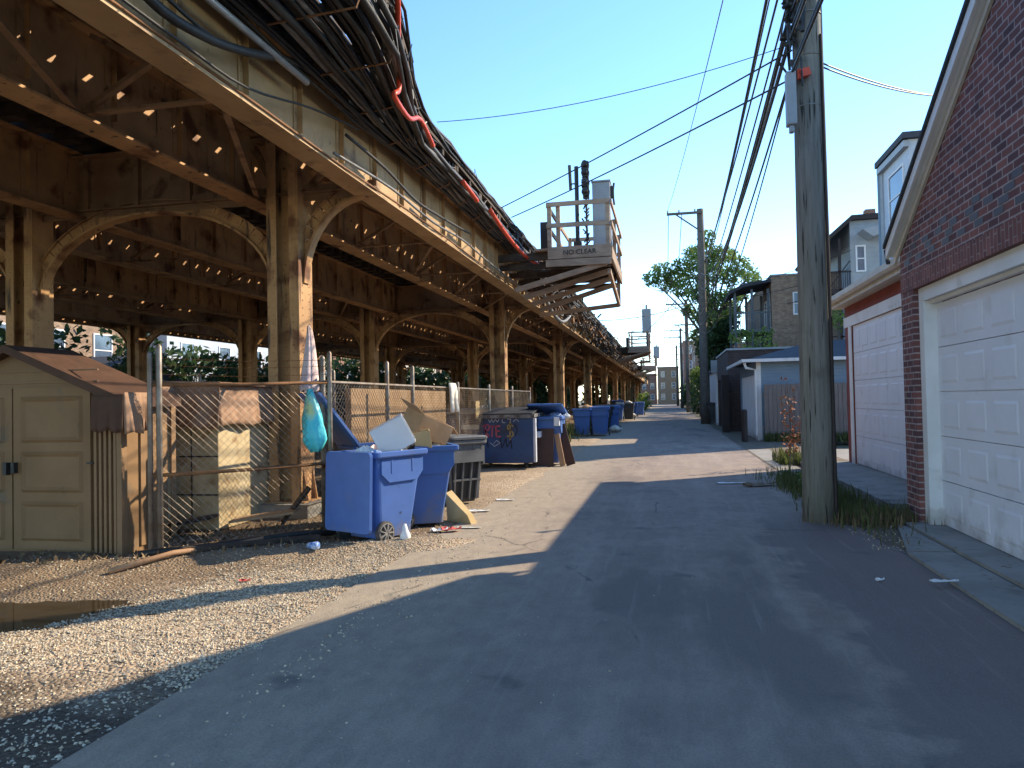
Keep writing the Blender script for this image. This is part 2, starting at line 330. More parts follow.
def gravel_mat():
    m = bpy.data.materials.new('limestone_gravel'); m.use_nodes = True; nt = m.node_tree; N = nt.nodes; L = nt.links; b = N['Principled BSDF']
    b.inputs['Roughness'].default_value = .95; b.inputs['Specular IOR Level'].default_value = .1
    tc = N.new('ShaderNodeTexCoord')
    vo = N.new('ShaderNodeTexVoronoi'); vo.inputs['Scale'].default_value = 38; L.new(tc.outputs['Object'], vo.inputs['Vector'])
    r = N.new('ShaderNodeValToRGB'); e = r.color_ramp.elements
    e[0].position = 0; e[0].color = (.24, .17, .11, 1); e[1].position = 1; e[1].color = (.62, .52, .38, 1)
    for p, col in ((.3, (.40, .31, .22, 1)), (.6, (.50, .41, .30, 1)), (.8, (.34, .22, .15, 1))):
        x = e.new(p); x.color = col
    sc_ = N.new('ShaderNodeSeparateColor'); L.new(vo.outputs['Color'], sc_.inputs[0]); L.new(sc_.outputs[0], r.inputs[0])
    # dirt: more of it towards the structure
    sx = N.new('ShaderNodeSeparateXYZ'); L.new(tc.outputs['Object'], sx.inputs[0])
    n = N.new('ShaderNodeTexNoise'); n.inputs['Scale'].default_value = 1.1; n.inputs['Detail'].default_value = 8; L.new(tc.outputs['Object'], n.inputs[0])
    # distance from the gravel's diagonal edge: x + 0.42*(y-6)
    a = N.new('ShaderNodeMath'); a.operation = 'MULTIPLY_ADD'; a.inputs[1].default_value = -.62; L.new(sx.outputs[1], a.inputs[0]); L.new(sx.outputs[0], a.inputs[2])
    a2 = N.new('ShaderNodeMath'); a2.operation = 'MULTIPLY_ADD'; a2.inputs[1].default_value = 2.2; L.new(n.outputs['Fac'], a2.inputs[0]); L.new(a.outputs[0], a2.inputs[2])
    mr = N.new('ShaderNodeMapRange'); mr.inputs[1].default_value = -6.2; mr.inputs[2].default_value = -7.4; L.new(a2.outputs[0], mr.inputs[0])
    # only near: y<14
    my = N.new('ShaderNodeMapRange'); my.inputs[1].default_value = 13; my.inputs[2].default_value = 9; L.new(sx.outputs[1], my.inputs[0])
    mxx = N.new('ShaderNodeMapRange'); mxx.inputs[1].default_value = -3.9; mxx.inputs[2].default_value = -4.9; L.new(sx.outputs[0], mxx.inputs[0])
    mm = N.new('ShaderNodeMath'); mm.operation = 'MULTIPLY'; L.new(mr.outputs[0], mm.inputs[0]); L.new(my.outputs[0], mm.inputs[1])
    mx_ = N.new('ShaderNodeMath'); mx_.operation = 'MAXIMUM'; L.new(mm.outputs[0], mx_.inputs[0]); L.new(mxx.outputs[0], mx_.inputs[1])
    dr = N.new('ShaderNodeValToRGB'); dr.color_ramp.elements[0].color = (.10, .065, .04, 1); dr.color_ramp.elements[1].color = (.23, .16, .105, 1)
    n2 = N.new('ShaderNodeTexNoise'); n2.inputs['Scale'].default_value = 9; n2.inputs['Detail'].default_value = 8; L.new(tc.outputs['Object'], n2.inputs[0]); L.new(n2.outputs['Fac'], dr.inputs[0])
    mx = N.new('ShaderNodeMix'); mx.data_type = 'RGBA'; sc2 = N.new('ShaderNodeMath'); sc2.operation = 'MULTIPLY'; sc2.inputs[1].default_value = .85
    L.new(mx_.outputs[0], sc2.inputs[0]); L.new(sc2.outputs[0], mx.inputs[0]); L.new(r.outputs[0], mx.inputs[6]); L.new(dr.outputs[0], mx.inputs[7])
    n3 = N.new('ShaderNodeTexNoise'); n3.inputs['Scale'].default_value = .9; n3.inputs['Detail'].default_value = 7; L.new(tc.outputs['Object'], n3.inputs[0])
    r3 = N.new('ShaderNodeMapRange'); r3.inputs[1].default_value = .42; r3.inputs[2].default_value = .68; r3.inputs[4].default_value = .7; L.new(n3.outputs['Fac'], r3.inputs[0])
    m3 = N.new('ShaderNodeMix'); m3.data_type = 'RGBA'; m3.inputs[7].default_value = (.30, .225, .15, 1); L.new(r3.outputs[0], m3.inputs[0]); L.new(mx.outputs[2], m3.inputs[6])
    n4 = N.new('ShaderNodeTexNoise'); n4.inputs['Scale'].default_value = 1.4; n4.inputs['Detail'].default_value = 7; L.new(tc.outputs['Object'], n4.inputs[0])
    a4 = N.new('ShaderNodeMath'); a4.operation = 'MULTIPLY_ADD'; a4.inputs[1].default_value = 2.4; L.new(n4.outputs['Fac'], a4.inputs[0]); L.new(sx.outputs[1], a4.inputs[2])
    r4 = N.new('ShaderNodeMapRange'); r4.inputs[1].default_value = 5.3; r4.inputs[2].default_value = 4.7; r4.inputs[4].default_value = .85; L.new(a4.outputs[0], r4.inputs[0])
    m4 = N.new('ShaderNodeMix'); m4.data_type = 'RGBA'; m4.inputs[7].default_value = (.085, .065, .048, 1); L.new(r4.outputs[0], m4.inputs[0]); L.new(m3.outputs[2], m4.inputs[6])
    L.new(m4.outputs[2], b.inputs['Base Color'])
    bp = N.new('ShaderNodeBump'); bp.inputs['Strength'].default_value = .9; bp.inputs['Distance'].default_value = .018; bp.invert = True
    L.new(vo.outputs['Distance'], bp.inputs['Height']); L.new(bp.outputs[0], b.inputs['Normal'])
    return m
grav = gravel_mat()
water_m = M('muddy_puddle_water', (.05, .035, .02), (.06, .04, .022), 1, .03, spec=.6)
earth = M('bare_ground', (.16, .13, .095), (.11, .10, .06), .2, .95)

# ------------------------------------------------------------------ ground
from mathutils import noise as nz
def gz(x, y):
    """height of the gravel strip"""
    h = .035 * nz.noise(V((x * .8, y * .8, 0))) + .018 * nz.noise(V((x * 3, y * 3, 2))) + .01
    h += .012 * nz.noise(V((x * 9, y * 9, 5)))
    if y < 20:
        # dirt bank in front of the shed and fence
        ux = x + 4.9; uy = y - 7.0
        t = (uy - .50 * ux)
        h += .07 * math.exp(-(t / .35) ** 2) * (1 if -1.6 < ux else 1)
    if x > -2.9: h -= (x + 2.9) * .11 - .01 * nz.noise(V((x * 5, y * 2, 8)))
    # puddle hollow
    a = (x + 5.5) / 1.4; b = (y - (5.15 + .22 * (x + 5.0))) / .52
    d = a * a + b * b + .5 * nz.noise(V((x * 1.7, y * 1.7, 0)))
    h -= .10 * math.exp(-max(d, 0) * .9)
    return h
def grid(name, xs, ys, fz, mat):
    vs = np.array([(x, y, fz(x, y)) for y in ys for x in xs]); nx = len(xs)
    mb = MB(); mb.v = vs.tolist()
    mb.f = [(j * nx + i, j * nx + i + 1, (j + 1) * nx + i + 1, (j + 1) * nx + i) for j in range(len(ys) - 1) for i in range(nx - 1)]
    return build(name, mb, mat, smooth=True, org=(0, 0, 0))
g = MB(); g.add([(-900, -200, -.14), (900, -200, -.14), (900, 1500, -.14), (-900, 1500, -.14)], [(0, 1, 2, 3)])
struct(build('ground', g, earth, org=(0, 0, 0)))
xs = list(np.arange(-12, -1.69, .09)); ys = list(np.arange(.5, 14, .09)) + list(np.arange(14, 40, .4)) + list(np.arange(40, 235, 3.))
struct(grid('gravel_strip', [-60, -40, -30, -20, -15] + xs, ys, gz, grav))
def az(x, y): return .008 * nz.noise(V((x * .6, y * .25, 1)))
xs = [-2.75, -2.5, -2.2, -1.8, -1.2, -.6, 0, .6, 1.2, 1.6, 1.9, 2.1, 2.3]
ar = grid('alley_road', list(np.linspace(-2.75, 2.32, 16)), list(np.arange(-3, 25, .5)) + list(np.arange(25, 240, 3.)), az, asph); struct(ar)
# road widens into the cross driveway on the right beyond the pole
mb = MB(); mb.add([(-1.9 + 4.2, 16.4, .012), (9, 17.2, .012), (9, 23.5, .012), (2.3, 23.5, .012)], [(0, 1, 2, 3)])
struct(build('side_pavement', mb, conc, org=(0, 0, 0)))
# concrete apron: slabs with joints, right side near
ap = MB()
yb = [-2.0, .4, 2.4, 4.35, 6.25, 8.1, 9.75]
xl = lambda y: 2.27 if y < 8 else 2.27 + (y - 8) * .22
for i in range(len(yb) - 1):
    y0 = yb[i] + .012; y1 = yb[i + 1] - .012
    ap.prism([(xl(y0), y0), (2.70, y0), (2.70, y1), (xl(y1), y1)], .07 + .006 * (i % 2), 'z', -.035)
    ap.prism([(2.73, y0), (3.6, y0), (3.6, y1), (2.73, y1)], .10, 'z', -.035)
struct(build('concrete_apron', ap, conc, org=(0, 0, 0), bevel=.008))
dp = MB(); dp.box(2.95, 4.4, 11.2, 14.2, -.05, .09); dp.box(2.9, 4.4, 14.23, 18.2, -.05, .085)
struct(build('driveway_slab', dp, conc, org=(0, 0, 0), bevel=.01))
dr = MB(); dr.add([(2.2, 7.8, -.01), (4.2, 7.8, -.01), (4.2, 9.8, .02), (4.2, 30, .012), (2.25, 30, .008), (2.25, 9.6, .01)], [(0, 1, 2, 5), (2, 3, 4, 5)])
struct(build('dirt_verge', dr, M('verge_dirt', (.17, .135, .095), (.11, .085, .06), 3, .95, .5, 25), org=(0, 0, 0)))
dr = MB(); dr.add([(2.28, 30, .0), (60, 30, .0), (60, 300, .0), (2.28, 300, .0)], [(0, 1, 2, 3)])
struct(build('backyard_ground', dr, earth, org=(0, 0, 0)))
pd = MB(); n = 40
pd.add([(-5.3 + 2.6 * math.cos(2 * PI * k / n), 5.1 + 1.1 * math.sin(2 * PI * k / n) + .22 * (2.6 * math.cos(2 * PI * k / n)), -.028) for k in range(n)], [tuple(range(n))])
struct(build('puddle', pd, water_m, org=(0, 0, 0)))

# loose pebbles (uncountable)
def pebbles(name, n, fn, smin, smax, mat, seed):
    rg = np.random.RandomState(seed); base = np.array([(1, 0, 0), (-1, 0, 0), (0, 1, 0), (0, -1, 0), (0, 0, 1), (0, 0, -1)], float)
    F = np.array([(0, 2, 4), (2, 1, 4), (1, 3, 4), (3, 0, 4), (2, 0, 5), (1, 2, 5), (3, 1, 5), (0, 3, 5)])
    P = []
    for _ in range(n):
        x, y, z = fn(rg); s = rg.uniform(smin, smax) ** 1
        a = rg.uniform(0, PI); ca, sa = math.cos(a), math.sin(a)
        b = base * (1 + rg.uniform(-.35, .35, (6, 3))) * np.array([s, s * rg.uniform(.6, 1), s * rg.uniform(.4, .8)])
        b = b + rg.uniform(-.2, .2, (6, 3)) * s
        b = np.stack([b[:, 0] * ca - b[:, 1] * sa, b[:, 0] * sa + b[:, 1] * ca, b[:, 2]], 1) + (x, y, z + s * .2)
        P.append(b[F].reshape(-1, 3))
    return tag(quads(name, np.concatenate(P), mat, n=3), kind='stuff')
peb_m = M('limestone_chips', (.52, .43, .30), (.38, .29, .20), 14, .95, spots=[((.62, .53, .39), 33, .5, .6), ((.28, .20, .14), 21, .6, .66)])
def f1(rg):
    while True:
        x = rg.uniform(-7, -1.5); y = rg.uniform(1.5, 12)
        if x > -2.7 and rg.rand() > math.exp(-(x + 2.7) / .17): continue
        if rg.rand() > 1.25 - y / 13: continue
        if y + .9 * nz.noise(V((x * .9, y * .9, 7))) < 3.75 and rg.rand() < .8: continue
        if rg.rand() < min(1, (-(x - .62 * y) + .9 * nz.noise(V((x, y, 4))) - 7.5) / 1.0) * .93: continue
        return x, y, (gz(x, y) if x < -2.35 else max(gz(x, y), az(x, y)))
tag(pebbles('gravel_chips', 36000, f1, .004, .0145, peb_m, 1), 'pale limestone gravel chips strewn along the left side', 'gravel')
def f2(rg):
    x = -2.75 + abs(rg.normal(0, 1.1)); y = rg.uniform(2, 16); return x, y, az(x, y)
tag(pebbles('stray_chips', 500, f2, .003, .009, peb_m, 2), 'stray gravel chips scattered over the alley asphalt', 'gravel')
def f3(rg):
    x = rg.uniform(2.0, 3.0); y = rg.uniform(8.2, 11.5); return x, y, .02
tag(pebbles('verge_chips', 500, f3, .004, .016, peb_m, 3), 'loose chips and grit around the foot of the utility pole', 'gravel')

# ------------------------------------------------------------------ elevated railway
ER = empty('elevated_railway', (-10.2, 10.2, 0), 'long riveted tan and rust steel elevated railway running down the left side of the alley', 'elevated railway')
YS = [10.2 + 14 * k for k in range(0, 11)]; CX = [-5.45, -10.0, -14.6, -19.1]; GX = [-4.2, -6.0, -9.1, -11.1, -14.2, -16.2, -18.8, -20.2]
HB = 4.62; HT = 5.62; YE = 166.
def column(x, y, near):
    m = MB()
    for s in (-1, 1):
        m.box(x + s * .235 - .015, x + s * .235 + .015, y - .21, y + .21, .22, 5.5)          # channel webs
        for t in (-1, 1):
            a, b = sorted((x + s * .218, x + s * .10)); m.box(a, b, y + t * .20 - .012, y + t * .20 + .012, .22, 5.46)  # flanges
    m.box(x - .218, x + .218, y - .015, y + .015, .22, 5.5)
    m.box(x - .34, x + .34, y - .30, y + .30, .19, .22)
    for s in (-1, 1):
        m.prism([(x + s * .25, .22), (x + s * .33, .22), (x + s * .25, .7)], .02, 'y', y - .15)
        m.prism([(x + s * .25, .22), (x + s * .33, .22), (x + s * .25, .7)], .02, 'y', y + .13)
    if near:
        for k in range(44):
            z = .5 + k * .11
            for dx in (-.155, .155): m.rivet((x + dx, y - .212, z), (0, -1, 0), .016)
            for dx in (-.06, .06): m.rivet((x + dx, y - .015, z), (0, -1, 0), .018)
            m.rivet((x + .25, y - .1, z), (1, 0, 0), .016); m.rivet((x + .25, y + .1, z), (1, 0, 0), .016)
    o = build('column', m, steel, ER)
    f = MB(); f.prism([(x - .45, y - .42), (x + .45, y - .42), (x + .45, y + .42), (x - .45, y + .42)], .4, 'z', -.2)
    build('footing', f, conc, o, bevel=.03)
def arch(x0, x1, y, a, b, side):
    """curved knee bracket: springs at the column at x0 and ends under the chord at x1"""
    m = MB(); N_ = 12; zt = HB; pts = []
    for k in range(N_ + 1):
        t = k / N_ * PI / 2
        pts.append((x0 + (x1 - x0) * (1 - math.cos(t)), zt - b + b * math.sin(t)))
    for i in range(N_):
        (xa, za), (xb, zb) = pts[i], pts[i + 1]
        m.beam((xa, y, za), (xb, y, zb + .0), .17, .035, up=(0, 1, 0) if False else (0, 0, 1)) if i > N_ // 2 else m.beam((xa, y, za), (xb, y, zb), .17, .035, up=(1, 0, 0))
    s = 1 if x1 > x0 else -1
    # outer cover of the rib and web plate between rib and column
    inner = [(xx - s * .0, zz) for xx, zz in pts]
    poly = inner + [(x1, zt + .12), (x0, zt + .12)]
    if s < 0: poly = poly[::-1]
    for i in range(N_):
        (xa, za), (xb, zb) = pts[i], pts[i + 1]
        d = V((xb - xa, zb - za)).normalized(); nrm = V((-d.y, d.x)) * .2 * s
        q = [(xa, za), (xb, zb), (xb + nrm.x, zb + nrm.y), (xa + nrm.x, za + nrm.y)]
        m.prism(q, .012, 'y', y - .006)
        m.beam((xa + nrm.x, y, za + nrm.y), (xb + nrm.x, y, zb + nrm.y), .1, .012, up=(1, 0, 0) if i <= N_ // 2 else (0, 0, 1))
    if y < 30:
        for i in range(N_ * 2):
            t = (i + .5) / (N_ * 2) * PI / 2; xx = x0 + (x1 - x0) * (1 - math.cos(t)); zz = zt - b + b * math.sin(t)
            d = V(((x1 - x0) * math.sin(t), b * math.cos(t))).normalized(); nn = V((-d.y, d.x)) * s
            m.rivet((xx + nn.x * .1, y - .007, zz + nn.y * .1), (0, -1, 0), .016)
    return m
for Y in YS:
    near = Y < 30
    for i, x in enumerate(CX):
        column(x, Y, near and i < 2)
        spans = []
        if i == 0: spans.append((x + .26, -4.2 - .02, 1.22))
        else: spans.append((x + .26, (x + CX[i - 1]) / 2, 1.25))
        if i < 3: spans.append((x - .26, (x + CX[i + 1]) / 2, 1.25))
        else: spans.append((x - .26, -20.4, 1.2))
        for x0, x1, b in spans: build('arch_bracket', arch(x0, x1, Y, 1, b, 1), steel, ER)
    m = MB()
    for t in (-.02, .02):
        pass
    m.box(-20.5, -4.06, Y - .09, Y + .09, HB + .10, HB + .125); m.box(-20.5, -4.06, Y - .012, Y + .012, HB + .0, HB + .24)
    m.box(-20.5, -4.06, Y - .14, Y + .14, HT - .06, HT - .035)
    m.box(-20.5, -6.2, Y + .02, Y + .032, HB + .24, HT - .06)
    for k in range(18):
        x = -4.4 - k * .9
        m.box(x - .04, x + .04, Y - .06, Y + .019, HB + .13, HT - .06)
    m.beam((-4.35, Y, HT - .15), (-5.2, Y, HB + .15), .09, .05, up=(0, 1, 0)); m.beam((-6.0, Y, HT - .12), (-5.65, Y, HB + .15), .09, .05, up=(0, 1, 0))
    build('cross_girder', m, steel_dk, ER)
for gi, x in enumerate(GX):
    m = MB(); y0 = -5.
    m.box(x - .008, x + .008, y0, YE, HB + .03, HT)
    m.box(x - .17, x + .17, y0, YE, HB, HB + .028); m.box(x - .14, x + .14, y0, YE, HT, HT + .025)
    m.box(x - .10, x - .009, y0, YE, HB + .029, HB + .045); m.box(x + .009, x + .10, y0, YE, HB + .029, HB + .045)
    m.box(x - .022, x - .009, y0, YE, HB + .045, HB + .16); m.box(x + .009, x + .022, y0, YE, HB + .045, HB + .16)
    y = y0 + .4 + (gi % 2) * .3
    while y < min(YE, 120):
        for s in (-1, 1):
            a, b = sorted((x + s * .009, x + s * .085)); m.box(a, b, y, y + .012, HB + .17, HT - .002)
            a, b = sorted((x + s * .010, x + s * .022)); m.box(a, b, y - .085, y - .001, HB + .17, HT - .002)
            if y < 26 and gi < 4:
                for k in range(9): m.rivet((x + s * .022, y - .045, HB + .2 + k * .1), (s, 0, 0), .014)
        y += 1.15
    if gi < 4:
        y = 1.
        while y < (26 if gi < 2 else 18):
            for s in (-1, 1): m.rivet((x + s * .022, y, HB + .10), (s, 0, 0), .014)
            y += .13
    build('girder', m, fascia_m if gi == 0 else steel, ER)
# cross frames and lateral bracing between the paired girders
for (xa, xb) in ((-4.2, -6.0), (-9.1, -11.1), (-14.2, -16.2)):
    for k in range(30):
        m = MB(); y = 3.2 + 3.5 * k
        if min(abs(y - Y) for Y in YS) < 1.: continue
        m.beam((xa - .17, y, HT - .1), (xb + .17, y, HB + .12), .07, .05); m.beam((xa - .17, y + .05, HB + .12), (xb + .17, y + .05, HT - .1), .07, .05)
        m.beam((xa - .1, y, HB + .06), (xb + .1, y, HB + .06), .08, .03)
        m.beam((xa - .1, y, HB + .055), (xb + .1, y + 3.4, HB + .055), .07, .02)
        build('cross_bracing', m, steel_dk, ER)
# longitudinal sway rods between bents
m = MB()
for Y in YS[:6]:
    m.beam((-10., Y + .25, 4.4), (-10., Y + 5.4, 3.5), .05, .05)
# ties: the hundred nearest ones of the first track as parts, the rest as stuff
def tie_mb(x0, x1, y, dz=0.):
    return MB().box(x0, x1, y - .10, y + .10, HT + .026 + dz, HT + .23 + dz)
SP = .47; rest = MB(); nt_ = 0
trk = [(-6.62, -3.86), (-11.55, -8.65), (-16.6, -13.8), (-21, -18.2)]
for ti, (x0, x1) in enumerate(trk):
    y = -4.; k = 0
    while y < YE:
        j = R.uniform(-.05, .05); e = .55 if (k % 4 == 0 and ti == 0) else 0
        if ti == 0 and y > 0. and nt_ < 100:
            build('tie', tie_mb(x0 + j, x1 + j + (.22 if e else 0), y + j * .7), tie_m, ER); nt_ += 1
        else: rest.add(tie_mb(x0 + j, x1 + j + (.22 if e else 0), y + j * .7).v, [(0, 1, 3, 2), (4, 6, 7, 5), (0, 4, 5, 1), (2, 3, 7, 6), (0, 2, 6, 4), (1, 5, 7, 3)])
        y += SP; k += 1
tag(build('ties', rest, tie_m, ER), kind='stuff')
m = MB()
for (x0, x1) in trk:
    x = x0 + .05
    while x < x1 - .2:
        m.box(x, min(x + .63, x1), -5, YE, HT + .232, HT + .262); x += .80
build('guard_timber', m, plank_m, ER)
for x in (-4.38, -5.82, -9.38, -10.82, -14.48, -15.92, -18.9, -20.3):
    m = MB(); m.box(x - .035, x + .035, -5, YE, HT + .264, HT + .28); m.box(x - .01, x + .01, -5, YE, HT + .28, HT + .34); m.box(x - .035, x + .035, -5, YE, HT + .34, HT + .37)
    build('rail', m, rail_m, ER)
# walkways
def xo(y):   # outer edge of the cable-laden footwalk
    t = min(max((11.2 - y) / 4.2, 0), 1); t = t * t * (3 - 2 * t)
    u = min(max((18 - y) / 8, 0), 1)
    return -3.68 + .14 * u + .80 * t
m = MB()
yy = list(np.arange(-4, 24, .8)) + list(np.arange(24, YE, 4.))
for k in range(5):
    pts = []
    for y in yy:
        xin = -4.02; f = (k + .5) / 5; pts.append((xin + (xo(y) - xin) * f, y))
    for (xa, ya), (xb, yb_) in zip(pts[:-1], pts[1:]):
        w = abs(xo(ya) + 4.02) / 5 * .8
        m.beam((xa, ya, HT + .27), (xb, yb_, HT + .27), w, .05)
for k in range(90):
    y = -3 + .94 * k * 1.0
    m.beam((-4.1, y, HT + .19), (xo(y) - .02, y, HT + .19), .09, .10)
build('footwalk', m, plank_m, ER)
m = MB()
for x in (-6.8, -7.15, -7.5, -7.85, -8.2, -8.5, -11.75, -12.08, -12.4, -12.73, -13.05, -13.38, -13.65, -16.8, -17.15, -17.5, -17.85):
    m.box(x - .15, x + .15, -5, YE, HT + .24, HT + .29)
for k in range(80): m.box(-13.8, -6.6, -3 + 2.1 * k, -2.85 + 2.1 * k, HT + .10, HT + .235)
build('centre_walkway', m, plank_m, ER)
# station-like light posts/hand rail of far edge are not visible

# ---- cable runs along the edge (each run is one thing)
def cable(xf, zf, y0, y1, r, mat, name, step=.9, wob=.03, seed=0, n=5):
    rr = random.Random(seed); pts = []; y = y0; ph = rr.uniform(0, 9)
    while y < y1:
        st = step if y < 30 else 3.0
        hang = .5 - .5 * math.cos((y + ph) * 2 * PI / 2.4)
        pts.append((xf(y) + rr.uniform(-wob, wob), y, zf(y) - .05 * hang + rr.uniform(-wob, wob))); y += st
    return MB().tube(pts, r, n)
CB = empty('cable_bundle', (-3.8, 6, 5.4), 'thick tangled bundle of black cables hanging along the edge of the elevated railway', 'cables')
rr = random.Random(3)
for k in range(44):
    f = rr.random(); dz = rr.random(); r = rr.choice((.014, .018, .024, .032, .04))
    xf = (lambda f: lambda y: -4.0 + (xo(y) + 4.06) * f)(f)
    zf = (lambda f, dz: lambda y: HT + .03 - (.14 + .17 * min(max((12 - y) / 3, 0), 1)) * dz * (1 - .55 * f) + (.30 * max(0, min(1, (9.5 - y) / 3)) * (f - .3) if f > .3 else 0))(f, dz)
    build('cable', cable(xf, zf, -3 + rr.random(), rr.choice((34, 60, 90, 160)), r, black_m if rr.random() < .8 else grey_cab, 'cable', wob=.022, seed=k), black_m if rr.random() < .85 else grey_cab, CB, smooth=True)
for k in range(12):   # piled on top of the walk edge
    r = rr.choice((.02, .03, .035)); f = .75 + .3 * rr.random(); dz = rr.random()
    xf = (lambda f: lambda y: -4.0 + (xo(y) + 4.0) * f)(f)
    zf = (lambda dz: lambda y: HT + .30 + .13 * dz)(dz)
    build('cable', cable(xf, zf, -3, rr.choice((40, 80, 160)), r, black_m, 'c', wob=.03, seed=100 + k), black_m, CB, smooth=True)
hg = MB()     # hangers, clamps and tie wires standing off the bundle
for k in range(230):
    y = 1 + 60 * (k / 230) ** 1.3 + rr.uniform(-.1, .1); x = xo(y) + rr.uniform(-.1, .02)
    z = HT + rr.uniform(-.1, .4)
    hg.tube([(x, y, z), (x + rr.uniform(.0, .07), y + rr.uniform(-.12, .12), z + rr.uniform(-.12, .14)), (x + rr.uniform(-.02, .09), y + rr.uniform(-.2, .2), z + rr.uniform(-.1, .16))], .007, 3)
tag(build('cable_tie_wires', hg, grey_cab, CB), kind='stuff')
for k in range(60):
    hg = MB(); y = .8 + 1.2 * k
    hg.tube([(-4.05, y, HT), (-3.95, y, HT - .2), (xo(y) - .15, y, HT - .14), (xo(y) - .02, y, HT + .2)], .012, 4)
    build('hanger', hg, steel_rust, CB)
rc = random.Random(77)
for k in range(34):
    y0 = 21 + rc.random() ** 1.4 * 60; L1 = rc.uniform(5, 22); x_ = rc.uniform(-4.05, -3.45); z_ = rc.uniform(5.0, 5.6); pts = []; ph = rc.uniform(0, 6); n_ = 16; per_ = rc.uniform(2.5, 5)
    for i in range(n_ + 1):
        y = y0 + L1 * i / n_; pts.append((x_ + .12 * math.sin(ph + y * .7), y, z_ - rc.uniform(.05, .5) * abs(math.sin(ph + y / per_ * PI)) - .1 * rc.random()))
    build('cable', MB().tube(pts, rc.choice((.025, .035, .05)), 4), rc.choice((black_m, black_m, grey_cab, steel_rust)), CB, smooth=True)
ft = MB()
for k in range(520):
    y = 21.5 + 95 * (k / 520) ** 1.25 + rc.uniform(-.2, .2); x = rc.uniform(-4.15, -3.45); z = rc.uniform(4.75, 5.95)
    ft.beam((x, y, z), (x + rc.uniform(-.25, .25), y + rc.uniform(-.7, .7), z + rc.uniform(-.35, .35)), rc.uniform(.03, .12), rc.uniform(.03, .10))
tag(build('cable_clamps', ft, plank_m, CB), kind='stuff')
ft = MB()
for k in range(60):
    y = 23 + 1.5 * k; ft.beam((-4.15, y, 5.5), (-3.5 + rc.uniform(-.1, .15), y, 4.95 + rc.uniform(-.1, .3)), .08, .08); ft.box(-4.3, -3.95, y + .4, y + .9, 5.0, 5.5) if k % 3 == 0 else None
tag(build('outrigger_brackets', ft, steel_rust, CB), kind='stuff')
# loose cables drooping in front of the fascia
def loose(pts, r, mat, name, label, cat='cable'):
    P = []; pts = [V(p) for p in pts]
    for i in range(len(pts) - 1):
        p0 = pts[max(i - 1, 0)]; p1 = pts[i]; p2 = pts[i + 1]; p3 = pts[min(i + 2, len(pts) - 1)]
        for t in (0, .25, .5, .75):
            P.append(.5 * ((2 * p1) + (-p0 + p2) * t + (2 * p0 - 5 * p1 + 4 * p2 - p3) * t * t + (-p0 + 3 * p1 - 3 * p2 + p3) * t ** 3))
    P.append(pts[-1]); o = build(name, MB().tube(P, r, 8), mat, smooth=True); return tag(o, label, cat)
loose([(-3.95, 3.9, 5.25), (-3.95, 5.1, 4.86), (-3.93, 5.84, 4.87), (-3.93, 6.56, 5.05), (-3.95, 7.7, 5.42), (-3.98, 9, 5.5)], .045, black_m, 'drooping_cable', 'thick black cable sagging in front of the pale fascia at top left')
loose([(-3.96, 4.4, 5.1), (-3.96, 5.2, 5.0), (-3.95, 6.1, 4.95), (-3.96, 6.9, 5.2), (-3.98, 7.8, 5.45)], .018, black_m, 'drooping_cable', 'thin black cable crossing above the thick sagging one')
loose([(-3.99, 4.6, 4.72), (-3.97, 5.6, 4.70), (-3.96, 6.6, 4.72), (-3.97, 8.0, 5.05), (-3.99, 9.4, 5.3)], .014, black_m, 'drooping_cable', 'slender cable looping low over the bottom of the fascia')
loose([(-4.02, 4.3, 4.665), (-4.02, 6.5, 4.67), (-4.02, 9.0, 4.66), (-4.01, 12, 4.7), (-4.0, 15, 4.68), (-4.02, 20, 4.68)], .016, steel_rust, 'edge_cable', 'rust brown cable lying along the lower flange edge')
loose([(-3.98, 8.6, 4.72), (-3.95, 10.5, 4.80), (-3.95, 12.5, 4.76), (-3.95, 14.5, 4.85), (-3.95, 17, 4.8), (-3.97, 22, 4.8)], .02, grey_cab, 'edge_cable', 'grey cable running just above the lower flange of the fascia')
loose([(-3.95, 8.9, 5.05), (-3.92, 10.2, 5.0), (-3.92, 11.5, 4.88), (-3.93, 13, 4.95), (-3.95, 15, 5.1)], .022, black_m, 'edge_cable', 'dark cable dipping across the sunlit part of the fascia')
loose([(-3.90, 24, 5.1), (-3.8, 25.5, 4.6), (-3.7, 27, 4.45), (-3.65, 28.5, 4.75), (-3.7, 30, 5.2)], .06, grey_cab, 'hanging_cable_loop', 'thick grey cable loop hanging below the railway edge past the platform')
cp = MB(); cp.tube([(-3.9, 3.2, 5.33), (-3.9, 5.9, 5.22), (-3.9, 7.75, 5.24)], .036, 10); o = build('steel_conduit', cp, pipe_m, smooth=True)
tag(o, 'straight silver steel conduit under the cable bundle at top left', 'conduit')
# orange conduit, three exposed stretches
loose([(-2.62, 7.0, 6.0), (-2.72, 7.5, 5.98), (-2.9, 8.0, 5.75), (-3.05, 8.45, 5.62), (-3.12, 8.6, 5.42), (-3.05, 8.25, 5.2), (-3.2, 9.2, 5.3), (-3.3, 9.95, 5.57), (-3.36, 10.72, 5.46)], .032, orange_m, 'orange_conduit', 'bright orange conduit kinking down the outer edge of the cable bundle', 'conduit')
loose([(-3.42, 12.6, 5.46), (-3.42, 13.1, 5.42), (-3.42, 13.6, 5.38)], .04, orange_m, 'orange_conduit', 'short orange conduit piece showing on the cable bundle', 'conduit')
loose([(-3.45, 14.8, 5.5), (-3.45, 16.0, 5.36), (-3.46, 17.7, 5.28), (-3.4, 19.0, 5.25), (-3.3, 20.5, 5.3)], .045, orange_m, 'orange_conduit', 'orange conduit curving up to the signal platform', 'conduit')

